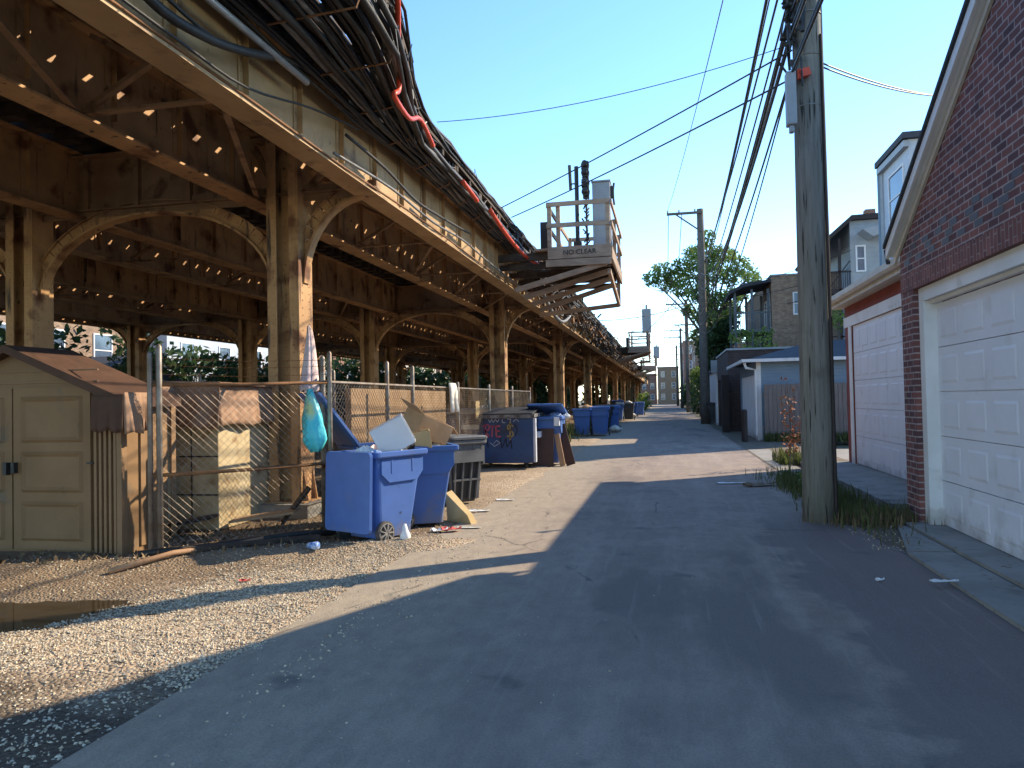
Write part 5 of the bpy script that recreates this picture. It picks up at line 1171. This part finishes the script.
# ------------------------------------------------------------------ refuse carts
def ringrect(cx, cy, hx, hy, z, r=.05, n=3, lx=0, ly=0):
    out = []
    for (sx, sy_, a0) in ((1, 1, 0), (-1, 1, 90), (-1, -1, 180), (1, -1, 270)):
        for k in range(n + 1):
            a = math.radians(a0 + 90 * k / n); out.append((cx + sx * (hx - r) + r * math.cos(a), cy + sy_ * (hy - r) + r * math.sin(a), z))
    return out
def cart(mat, label, lid='back', ribs=False, group=None, name='wheeled_cart', lidmat=None, scale=1.):
    """local frame: front faces +X, hinge and wheels at -X; 0.86 deep, 0.68 wide, 1.06 high"""
    e = empty(name, (0, 0, 0), label, 'wheeled bin', group); m = MB()
    # tapered hollow body
    outer = [ringrect(.0, 0, .27, .25, .06, .05), ringrect(.0, 0, .275, .255, .16, .05), ringrect(.02, 0, .345, .295, .70, .05), ringrect(.035, 0, .375, .305, .80, .04), ringrect(.04, 0, .385, .315, 1.0, .04)]
    inner = [ringrect(.04, 0, .365, .295, 1.0, .04), ringrect(.02, 0, .32, .27, .70, .04)]
    m.loft(outer + inner + [ringrect(0, 0, .25, .23, .62, .03)]); 
    # catch bar panel on the sides and front
    if not ribs:
        for s in (-1, 1):
            ys = s * .318
            m.prism([(-.28, .98), (.40, .98), (.40, .80), (.30, .70), (-.16, .70), (-.28, .80)], .022 * s, 'y', s * .300)
        m.box(.40, .425, -.24, .24, .78, .98)
        for s in (-1, 1):
            for x in (-.12, .22): m.box(x - .012, x + .012, min(s * .322, s * .328), max(s * .322, s * .328), .80, .95)
    else:
        pass
    build('body', m, mat, e, bevel=.006)
    if ribs:
        m = MB()
        for s in (-1, 1):
            for x in (-.26, -.04, .18, .33): m.beam((x * .86, s * .262, .1), (x, s * .325, .98), .05, .03, up=(0, 1, 0))
            m.beam((-.28, s * .335, .8), (.40, s * .335, .8), .03, .30); m.beam((-.24, s * .30, .40), (.33, s * .30, .40), .03, .03)
        for y in (-.25, -.08, .1, .26): m.beam((.285, y * .85, .1), (.425, y, .98), .03, .05, up=(1, 0, 0))
        m.beam((.42, -.30, .84), (.42, .30, .84), .03, .28)
        m.beam((.345, -.26, .42), (.345, .26, .42), .03, .03); build('ribs', m, greyp, e)
    m = MB()
    m.loft([ringrect(.04, 0, .425, .355, .985, .05), ringrect(.04, 0, .435, .365, 1.0, .05), ringrect(.04, 0, .435, .365, 1.045, .05), ringrect(.04, 0, .42, .35, 1.055, .05), ringrect(.04, 0, .37, .30, 1.052, .04), ringrect(.04, 0, .37, .30, .99, .04)], cap=False)
    build('rim', m, mat if not ribs else greyp, e)
    for s in (-1, 1):
        m = MB(); x, z, r = -.25, .135, .135
        m.tube([(x, s * .30, z), (x, s * .305, z), (x, s * .345, z), (x, s * .35, z)], [r * .9, r, r, r * .9], 22)
        w = build('wheel', m, tyre, e); m = MB()
        m.tube([(x, s * .345, z), (x, s * .358, z)], .03, 10)
        for k in range(9):
            a = k * 2 * PI / 9; m.beam((x + .025 * math.cos(a), s * .353, z + .025 * math.sin(a)), (x + .105 * math.cos(a), s * .353, z + .105 * math.sin(a)), .012, .026, up=(0, 1, 0) if False else (0, s, 0))
        m.tube([(x + .108 * math.cos(k * PI / 12), s * .351, z + .108 * math.sin(k * PI / 12)) for k in range(25)], .007, 4)
        build('hub', m, hub_m, w)
    m = MB(); m.tube([(-.25, -.3, .135), (-.25, .3, .135)], .014, 6); build('axle', m, galv, e)
    m = MB(); m.tube([(-.40, -.26, 1.0), (-.47, -.26, 1.03), (-.47, .26, 1.03), (-.40, .26, 1.0)], .018, 8); build('handle', m, mat, e)
    lm = lidmat or mat
    def lidmesh(M_):
        m = MB(); m.loft([ringrect(.44, 0, .45, .365, 0, .05), ringrect(.44, 0, .455, .372, .035, .05), ringrect(.44, 0, .42, .33, .055, .05), ringrect(.42, 0, .2, .2, .065, .05)])
        return m.xf(M_)
    if lid == 'hang': Mx = Matrix.Translation((-.47, 0, 1.04)) @ Matrix.Rotation(math.radians(-184), 4, 'Y') @ Matrix.Rotation(0, 4, 'X'); Mx = Matrix.Translation((-.50, 0, 1.05)) @ Matrix.Rotation(math.radians(92), 4, 'Y')
    elif lid == 'up': Mx = Matrix.Translation((-.42, 0, 1.07)) @ Matrix.Rotation(math.radians(-128), 4, 'Y')
    elif lid == 'ajar': Mx = Matrix.Translation((-.40, 0, 1.07)) @ Matrix.Rotation(math.radians(-14), 4, 'Y')
    else: Mx = Matrix.Translation((-.40, 0, 1.06))
    if lid: build('lid', lidmesh(Mx), lm, e)
    return e
gb = 'wheeled carts standing along the railway side'
c1 = cart(blue_m, 'open blue cart with a clear plastic box on top, nearest the camera', 'hang', group=gb)
c1.location = (-3.37, 8.42, 0); c1.rotation_euler[2] = math.radians(66)
c2 = cart(blue2_m, 'open blue cart stuffed with cardboard, second in the row', None, group=gb)
c2.location = (-3.22, 9.40, 0); c2.rotation_euler[2] = math.radians(28)
c3 = cart(blackp, 'black cart with faded grey ribs and rim behind the two blue ones', 'shut', ribs=True, group=gb, lidmat=greyp)
c3.scale = (.93, .93, .97); c3.location = (-3.32, 11.4, 0); c3.rotation_euler[2] = math.radians(-40)
# extra lid leaning behind: lid of a cart pushed against the fence
c4 = cart(blue2_m, 'blue cart whose upright lid rises behind the first cart against the fence', 'up', group=gb)
c4.location = (-3.92, 9.75, 0); c4.rotation_euler[2] = math.radians(48)
far = [(-2.95, 18.55, -90, blue2_m, 'blue cart just past the dumpster, half hidden by brown boards', 'ajar'), (-3.75, 33.2, -85, blue2_m, 'wide blue cart left of a pair in the middle distance', None), (-2.98, 33.4, -90, blue2_m, 'blue cart at the alley edge in the middle distance', 'shut'),
       (-3.2, 36.8, -60, blackp, 'black cart right behind the middle distance blue pair', 'shut'), (-2.75, 37.2, -90, blue2_m, 'light blue cart behind the black one', 'shut'), (-3.6, 40, -70, blue2_m, 'blue cart at the left of the farther group', 'shut'),
       (-3.6, 55.5, -90, blue2_m, 'blue cart heaped with pale bags far down the row', 'ajar'), (-2.9, 57, -90, blackp, 'dark cart beside the far heaped blue one', 'shut'), (-3.0, 66, -90, blue2_m, 'blue cart beyond the far heaped one', 'shut'), (-2.6, 72, -90, blue2_m, 'small looking blue cart near the far shrub', 'shut'), (-2.9, 80, -90, blackp, 'last dark cart before the alley end on the left', 'shut'),
       (-3.4, 46, -90, blackp, 'dark cart standing between the middle and far groups', 'shut')]
protos = {}
for (x, y, a, mt, lab, ld) in far:
    key = (mt.name, ld)
    if key not in protos:
        e = cart(mt, lab, ld, group=gb); protos[key] = e; e.location = (x, y, 0); e.rotation_euler[2] = math.radians(a)
    else: e = copy_tree(protos[key], (x, y, 0), math.radians(a), lab)
    if y > 15 and y < 60: e.scale = (1.15, 1.2, 1.15)
for (x, y, a, lab) in ((3.0, 49.3, 180, 'black cart beside the white garage on the right'), (2.75, 46.0, 180, 'black cart in front of the white garage on the right'), (2.6, 52.5, 180, 'dark cart behind the two by the crossarm pole')):
    e = copy_tree(protos[(blackp.name, 'shut')], (x, y, 0), math.radians(a), lab); e['group'] = 'black carts on the right side by the crossarm pole'

# dumpster
D = empty('dumpster', (-4.1, 17.9, 0), 'dark blue steel dumpster covered in graffiti beside the second column', 'dumpster')
dx0, dx1, dyf, dyb = -5.75, -3.12, 17.35, 18.7
m = MB()
def dring(z, e=0, ft=0): return [(dx0 - e, dyf - ft, z), (dx1 + e, dyf - ft, z), (dx1 + e, dyb + e, z), (dx0 - e, dyb + e, z)]
m.loft([dring(.14, -.02), dring(.16, 0), dring(1.05, 0), dring(1.22, 0, .0)]); build('body', m, dump_m, D, bevel=.01)
m = MB(); m.box(dx0 - .05, dx1 + .05, dyf - .06, dyf - .002, 1.2, 1.28); m.box(dx0 - .05, dx1 + .05, dyb, dyb + .05, 1.3, 1.38); m.box(dx1 + .002, dx1 + .05, dyf, dyb, 1.22, 1.30); m.box(dx0 - .05, dx0 - .002, dyf, dyb, 1.22, 1.30); build('rim', m, dump_rim, D)
m = MB(); m.box(dx1 + .003, dx1 + .06, dyf + .02, dyf + .16, .16, 1.19); m.box(dx1 + .003, dx1 + .10, dyf + .3, dyb - .2, .72, .86); build('pocket_and_sunlit_strip', m, M('pale_sunlit_steel', (.55, .56, .6), (.4, .42, .46), 4, .5), D)  # pale colour paints the sunlit side face into the corner strip and pocket
for (xa, xb) in ((dx0, (dx0 + dx1) / 2 - .02), ((dx0 + dx1) / 2 + .02, dx1)):
    m = MB(); m.add([(xa, dyf - .05, 1.285), (xb, dyf - .05, 1.285), (xb, dyb, 1.42), (xa, dyb, 1.42), (xa, dyf - .05, 1.315), (xb, dyf - .05, 1.315), (xb, dyb, 1.45), (xa, dyb, 1.45)], [(3, 2, 1, 0), (4, 5, 6, 7), (0, 1, 5, 4), (1, 2, 6, 5), (2, 3, 7, 6), (3, 0, 4, 7)]); build('lid', m, lidp, D)
m = MB(); m.box(-4.86, -4.42, dyf - .012, dyf - .003, .95, 1.06); m.box(-4.76, -4.5, dyf - .014, dyf - .0125, .99, 1.03); build('sticker', m, cloth_m, D)
for x in (dx0 + .2, dx1 - .2):
    for y in (dyf + .15, dyb - .15):
        m = MB(); m.tube([(x - .03, y, .07), (x + .03, y, .07)], .07, 10); m.box(x - .05, x + .05, y - .05, y + .05, .10, .145); build('caster', m, blk, D)
def strokes(paths, r, mat):
    m = MB()
    for p in paths:
        for (xa, za_), (xb, zb_) in zip(p[:-1], p[1:]): m.beam((xa, dyf - .006, za_), (xb, dyf - .006, zb_), r, .004, up=(0, 1, 0))
    return build('graffiti', m, mat, D)
gx, gz_ = -4.05, .82
redp = M('pink_red_spray', (.42, .09, .12), (.3, .06, .1), 9, .6); yelp = M('ochre_spray', (.34, .24, .08), (.2, .14, .06), 9, .6); whp = M('pale_spray', (.45, .45, .5), (.3, .3, .35), 9, .6); blp = M('black_spray', (.01, .01, .015), None, 1, .6)
def S(pts): return [(gx + a, gz_ + b) for a, b in pts]
strokes([S([(-.30, .18), (-.22, .24), (-.12, .22), (-.13, .10), (-.24, .10), (-.12, -.05), (-.26, -.06), (-.32, .02)]), S([(-.22, .26), (-.2, -.08)]), S([(-.04, .22), (-.06, -.06)]), S([(-.1, .2), (.02, .2)]), S([(.04, .2), (.05, -.05)]), S([(.04, .2), (.15, .2)]), S([(.05, .08), (.13, .08)]), S([(.05, -.05), (.16, -.05)])], .035, redp)
strokes([S([(.46, .18), (.40, .24), (.32, .2), (.34, .12), (.44, .06), (.46, -.02), (.38, -.08), (.31, -.03)]), S([(.39, .3), (.38, -.14)])], .035, yelp)
strokes([S([(-.14, .36), (-.1, .28), (-.06, .36), (-.02, .28), (.03, .36), (.08, .29), (.12, .36)]), S([(.2, .36), (.2, .28), (.27, .28)]), S([(.32, .36), (.4, .36), (.4, .3)]), S([(.46, .3), (.54, .36), (.6, .3)]), S([(-.12, -.18), (.0, -.28), (.14, -.2), (.05, -.14), (-.02, -.22)])], .014, whp)
strokes([S([(-.38, .1), (-.42, .3), (-.3, .34)]), S([(-.2, -.1), (-.15, -.3)]), S([(.14, -.08), (.18, -.32), (.28, -.1), (.3, -.3), (.4, -.14), (.42, -.34)]), S([(.5, .24), (.56, .1), (.5, -.04)])], .022, blp)

# boards leaning by the dumpster
def board(a, b, w, t, mat, name, label, cat='board', up=(0, 1, 0)):
    return tag(build(name, MB().beam(a, b, w, t, up=up), mat, bevel=.004), label, cat)
board((-2.98, 17.9, .0), (-2.98, 18.05, .92), .5, .03, brownb, 'brown_panel', 'upright dark brown panel standing right of the dumpster')
board((-2.52, 18.0, .02), (-2.72, 18.2, .98), .13, .05, oakb, 'tan_board', 'sunlit tan board leaning on the brown panel')
board((-2.35, 18.25, .02), (-2.62, 18.45, 1.0), .22, .03, brownb, 'red_brown_board', 'red brown board leaning at the outer side of the tan one')
tag(build('paper_wrap', MB().box(-2.72, -2.58, 18.0, 18.1, .98, 1.2), white_m, bevel=.01), 'white paper wrapped over the top of the leaning board', 'paper')
for i, (x, y, z, s, mt, lab) in enumerate(((-2.75, 18.5, 1.22, .18, blue_scr, 'crumpled blue bag on top of the cart past the dumpster'), (-2.5, 18.6, 1.2, .12, white_m, 'white rag on the cart past the dumpster'), (-3.5, 55.4, 1.3, .36, white_m, 'pile of pale bags on the far blue cart'), (-3.5, 33.2, 1.25, .25, card, 'brown waste heaped on the middle distance blue cart'), (-2.9, 57, 1.35, .25, cloth_m, 'pale bag on the far dark cart'), (-2.5, 36.2, .2, .3, cloth_m, 'pale junk on the ground beside the light blue cart'), (-2.6, 57.2, .4, .2, white_m, 'white bag standing by the far dark cart'))):
    rings = []
    for j in range(7):
        t = j / 6; r = s * math.sin(PI * (.12 + .86 * t)) ; rings.append([(x + r * math.cos(k * PI / 6) * (1 + .25 * math.sin(k * 2 + i + j)), y + r * math.sin(k * PI / 6) * (1 + .2 * math.cos(3 * k + j)), z - s * .5 + s * 1.0 * t + .03 * math.sin(k * 3 + i)) for k in range(12)])
    tag(build('rubbish_bag' if mt is not card else 'waste_heap', MB().loft(rings), mt, smooth=True), lab, 'rubbish')

# rubbish in the near carts
def openbox(cx, cy, cz, w, d, h, t, rot, mat, name, label, cat, flaps=False):
    m = MB(); m.box(-w / 2, w / 2, -d / 2, d / 2, 0, t)
    m.box(-w / 2, -w / 2 + t, -d / 2, d / 2, t, h); m.box(w / 2 - t, w / 2, -d / 2, d / 2, t, h); m.box(-w / 2 + t, w / 2 - t, -d / 2, -d / 2 + t, t, h); m.box(-w / 2 + t, w / 2 - t, d / 2 - t, d / 2, t, h)
    if flaps:
        m.beam((-w / 2, 0, h), (-w / 2 - w * .3, 0, h + .06), d, t * .7); m.beam((w / 2, 0, h), (w / 2 + w * .25, 0, h - .07), d * .96, t * .7); m.beam((0, -d / 2, h), (0, -d / 2 - d * .3, h - .05), t, w * .95) if False else None
    E_ = Matrix.Translation((cx, cy, cz)) @ rot
    m.xf(E_); return tag(build(name, m, mat, bevel=.003), label, cat)
Rt = lambda x, y, z: Matrix.Rotation(math.radians(z), 4, 'Z') @ Matrix.Rotation(math.radians(y), 4, 'Y') @ Matrix.Rotation(math.radians(x), 4, 'X')
openbox(-3.40, 8.42, 1.12, .36, .26, .42, .012, Rt(12, 62, 30), clearp, 'clear_plastic_box', 'milky clear plastic storage box tilted in the first blue cart', 'box')
openbox(-3.22, 9.55, 1.16, .55, .40, .28, .015, Rt(18, 20, 60), card, 'cardboard_box', 'open brown cardboard box with loose flaps tilted in the second cart', 'cardboard box', True)
openbox(-3.12, 9.18, 1.02, .3, .22, .22, .012, Rt(5, -8, 20), card2, 'cardboard_box', 'small pale cardboard box at the near edge of the second cart', 'cardboard box')
tag(build('cardboard_sheet', MB().beam((-3.0, 9.75, 1.05), (-3.45, 9.6, 1.42), .35, .012), card), 'flat brown cardboard sheet sticking up from the second cart', 'cardboard')
rg = random.Random(31)
for i, (x, y, z, s, mt, lab) in enumerate(((-3.45, 8.2, 1.04, .11, white_m, 'white crumpled bag below the clear box'), (-3.22, 8.55, 1.06, .12, white_m, 'white crumpled paper right of the clear box'), (-3.12, 8.7, 1.08, .08, blackp, 'small black bag at the back of the first cart'), (-3.5, 8.6, 1.0, .16, sheet_m, 'greyish film filling the first cart'), (-3.25, 9.35, .98, .2, card, 'crushed carton filling the second cart'), (-3.1, 9.6, 1.0, .14, cloth_m, 'pale rag tucked in the second cart'), (-3.3, 8.15, 1.0, .1, blue_scr, 'blue and white wrapper at the rim of the first cart'))):
    rings = []
    for j in range(8):
        t = j / 7; r = s * math.sin(PI * (.1 + .85 * t)); rings.append([(x + r * math.cos(k * PI / 7) * (1 + .3 * math.sin(k * 2.3 + i * 2 + j)), y + r * math.sin(k * PI / 7) * (1 + .25 * math.cos(3.1 * k + j)), z - s * .6 + s * 1.2 * t + .02 * math.sin(k * 3.7 + i)) for k in range(14)])
    tag(build('crumpled_rubbish', MB().loft(rings), mt), lab, 'rubbish')
# cardboard wedge by the black cart
m = MB(); m.loft([[(-2.95, 9.75, .0), (-2.55, 9.5, .0), (-2.5, 9.62, .0), (-2.9, 9.9, .0)], [(-2.98, 9.78, .38), (-2.6, 9.5, .12), (-2.56, 9.6, .13), (-2.93, 9.92, .40)]]); tag(build('folded_carton', m, card2, bevel=.004), 'pale yellow folded carton lying between second blue cart and black cart', 'carton')
def scrap(x, y, w, l, a, mat, name, label, z=None, h=.03, seed=0):
    rg = random.Random(seed); zz = z if z is not None else max(az(x, y), gz(x, y) if x < -2.3 else -1); vs = []; n = 5
    for j in range(4):
        for i in range(n):
            u = (i / (n - 1) - .5) * l; v = (j / 3 - .5) * w; ca, sa = math.cos(a), math.sin(a)
            vs.append((x + u * ca - v * sa + rg.uniform(-.1, .1) * w, y + u * sa + v * ca + rg.uniform(-.1, .1) * w, zz + .006 + h * rg.random()))
    m = MB(); m.add(vs, [(j * n + i, j * n + i + 1, (j + 1) * n + i + 1, (j + 1) * n + i) for j in range(3) for i in range(n - 1)])
    return tag(solid(build(name, m, mat), .003), label, 'litter')
scrap(2.18, 6.77, .06, .22, .2, white_m, 'paper_scrap', 'white paper scrap on the concrete apron edge in front of the near garage', z=.045, h=.02)
scrap(1.73, 6.92, .04, .07, .5, white_m, 'paper_scrap', 'tiny white scrap on the asphalt in front of the near garage')
scrap(-2.6, 11.81, .1, .28, .1, white_m, 'paper_scrap', 'white paper lying on gravel beyond the black cart')
scrap(-2.72, 10.6, .12, .3, .1, white_m, 'paper_scrap', 'long white paper beside the black cart foot')
scrap(-2.66, 8.95, .13, .24, .3, red_m, 'red_wrapper', 'crumpled red wrapper on the ground by the second cart', h=.07)
scrap(-2.8, 8.9, .12, .2, .6, white_m, 'white_wrapper', 'crumpled white wrapper beside the red one', h=.06)
scrap(-2.5, 9.2, .08, .3, .1, cloth_m, 'rag', 'flat dirty rag on gravel right of the red wrapper', h=.02)
scrap(1.1, 14.4, .15, .5, .1, white_m, 'paper_scrap', 'faded white stain of paper on the asphalt before the sunlit strip')
scrap(-5.0, 7.15, .1, .14, .4, cloth_m, 'rag', 'grey scrap near the pipe in front of the gate', h=.05)
scrap(1.55, 14.0, .2, .6, .4, dry_m, 'twig_pile', 'little pile of dead twigs beside the verge grass', h=.08)
scrap(-3.8, 6.2, .05, .09, .4, red_m, 'red_wrapper', 'small faded red scrap out on the open gravel')
# cup
m = MB(); m.tube([(-3.80, 7.44, .05), (-3.68, 7.40, .055)], [.032, .045], 12); m.xf(Matrix.Translation((0, 0, max(0, gz(-3.73, 7.4)))))
tag(build('paper_cup', m, blue_scr, smooth=True), 'blue and white paper cup lying on the gravel left of the first cart', 'cup')
m = MB(); z_ = .02; m.tube([(-2.93, 8.05, z_), (-2.93, 8.05, .12), (-2.935, 8.06, .17), (-2.94, 8.06, .24)], [.055, .06, .035, .02], 12); tag(build('white_bottle', m, white_m, smooth=True), 'white bottle standing at the foot of the first blue cart', 'bottle')
# pipe and long dark battens in front of the fence
def G(x, y, d=0): return (x, y, gz(x, y) + d)
tag(build('wooden_pole', MB().tube([G(-5.28, 6.28, .04), G(-5.0, 6.85, .05), G(-4.7, 7.5, .05), G(-4.45, 8.05, .07)], .028, 8), oakb, smooth=True), 'pale rusty pole lying on the dirt bank in front of the gate', 'pole')
tag(build('rubber_hose', MB().tube([G(-5.5, 6.95, .04), G(-4.9, 7.45, .05), G(-4.3, 8.1, .05), G(-3.9, 8.4, .05)], .035, 8), black_m, smooth=True), 'thick black hose lying along the foot of the gate', 'hose')
tag(build('timber_batten', MB().beam(G(-5.0, 7.0, .05), G(-3.95, 8.0, .06), .09, .05), tie_m), 'dark timber batten lying on the dirt bank by the carts', 'batten')
fp = [(R.uniform(-7, -3.6), R.uniform(6.3, 9.5)) for _ in range(900)]
blades('ground_litter', [(x, y, gz(x, y)) for x, y in fp if y - 6.9 > .5 * (x + 4.9)], .01, .07, dry_m, 'dead leaves and twigs littering the dirt under the fence', 9, w=.015, lean=2.)

# ------------------------------------------------------------------ world, sun, camera
az_, el = math.radians(51.5), math.radians(31.0)
Sd = V((math.sin(az_) * math.cos(el), math.cos(az_) * math.cos(el), math.sin(el)))
w = bpy.data.worlds.new('World'); sc.world = w; w.use_nodes = True; nt = w.node_tree
bg = nt.nodes['Background']; sky = nt.nodes.new('ShaderNodeTexSky'); sky.sky_type = 'NISHITA'; sky.sun_disc = False
sky.sun_elevation = el; sky.sun_rotation = az_; sky.air_density = 1.0; sky.dust_density = .05; sky.ozone_density = 2.2; sky.altitude = 900
hs = nt.nodes.new('ShaderNodeHueSaturation'); hs.inputs['Saturation'].default_value = 1.14; nt.links.new(sky.outputs[0], hs.inputs['Color']); nt.links.new(hs.outputs[0], bg.inputs[0]); bg.inputs[1].default_value = .14
L_ = bpy.data.lights.new('sun', 'SUN'); L_.energy = 2.9; L_.angle = math.radians(.53); L_.color = (1, .85, .62)
lo = bpy.data.objects.new('sun', L_); COL.objects.link(lo); lo.rotation_euler = Sd.to_track_quat('Z', 'Y').to_euler(); lo.location = (20, 20, 30)
cam = bpy.data.cameras.new('camera'); co = bpy.data.objects.new('camera', cam); COL.objects.link(co); sc.camera = co
cam.sensor_width = 36; cam.lens = 36 * 750 / 1024; cam.clip_end = 3000; cam.clip_start = .05
Rv = V((0.97887342, 0.20348733, -0.01999338)); Uv = V((0.02425139, -0.01845297, 0.99953557)); Fv = V((-0.20302389, 0.97890367, 0.02299797))
co.matrix_world = Matrix(((Rv.x, Uv.x, -Fv.x, 0), (Rv.y, Uv.y, -Fv.y, 0), (Rv.z, Uv.z, -Fv.z, 1.6), (0, 0, 0, 1)))
sc.view_settings.view_transform = 'Standard'; sc.view_settings.look = 'None'; sc.view_settings.gamma = 1; sc.view_settings.exposure = 1.58
sc.cycles.use_denoising = True; sc.cycles.max_bounces = 8; sc.cycles.diffuse_bounces = 4; sc.cycles.sample_clamp_indirect = 8
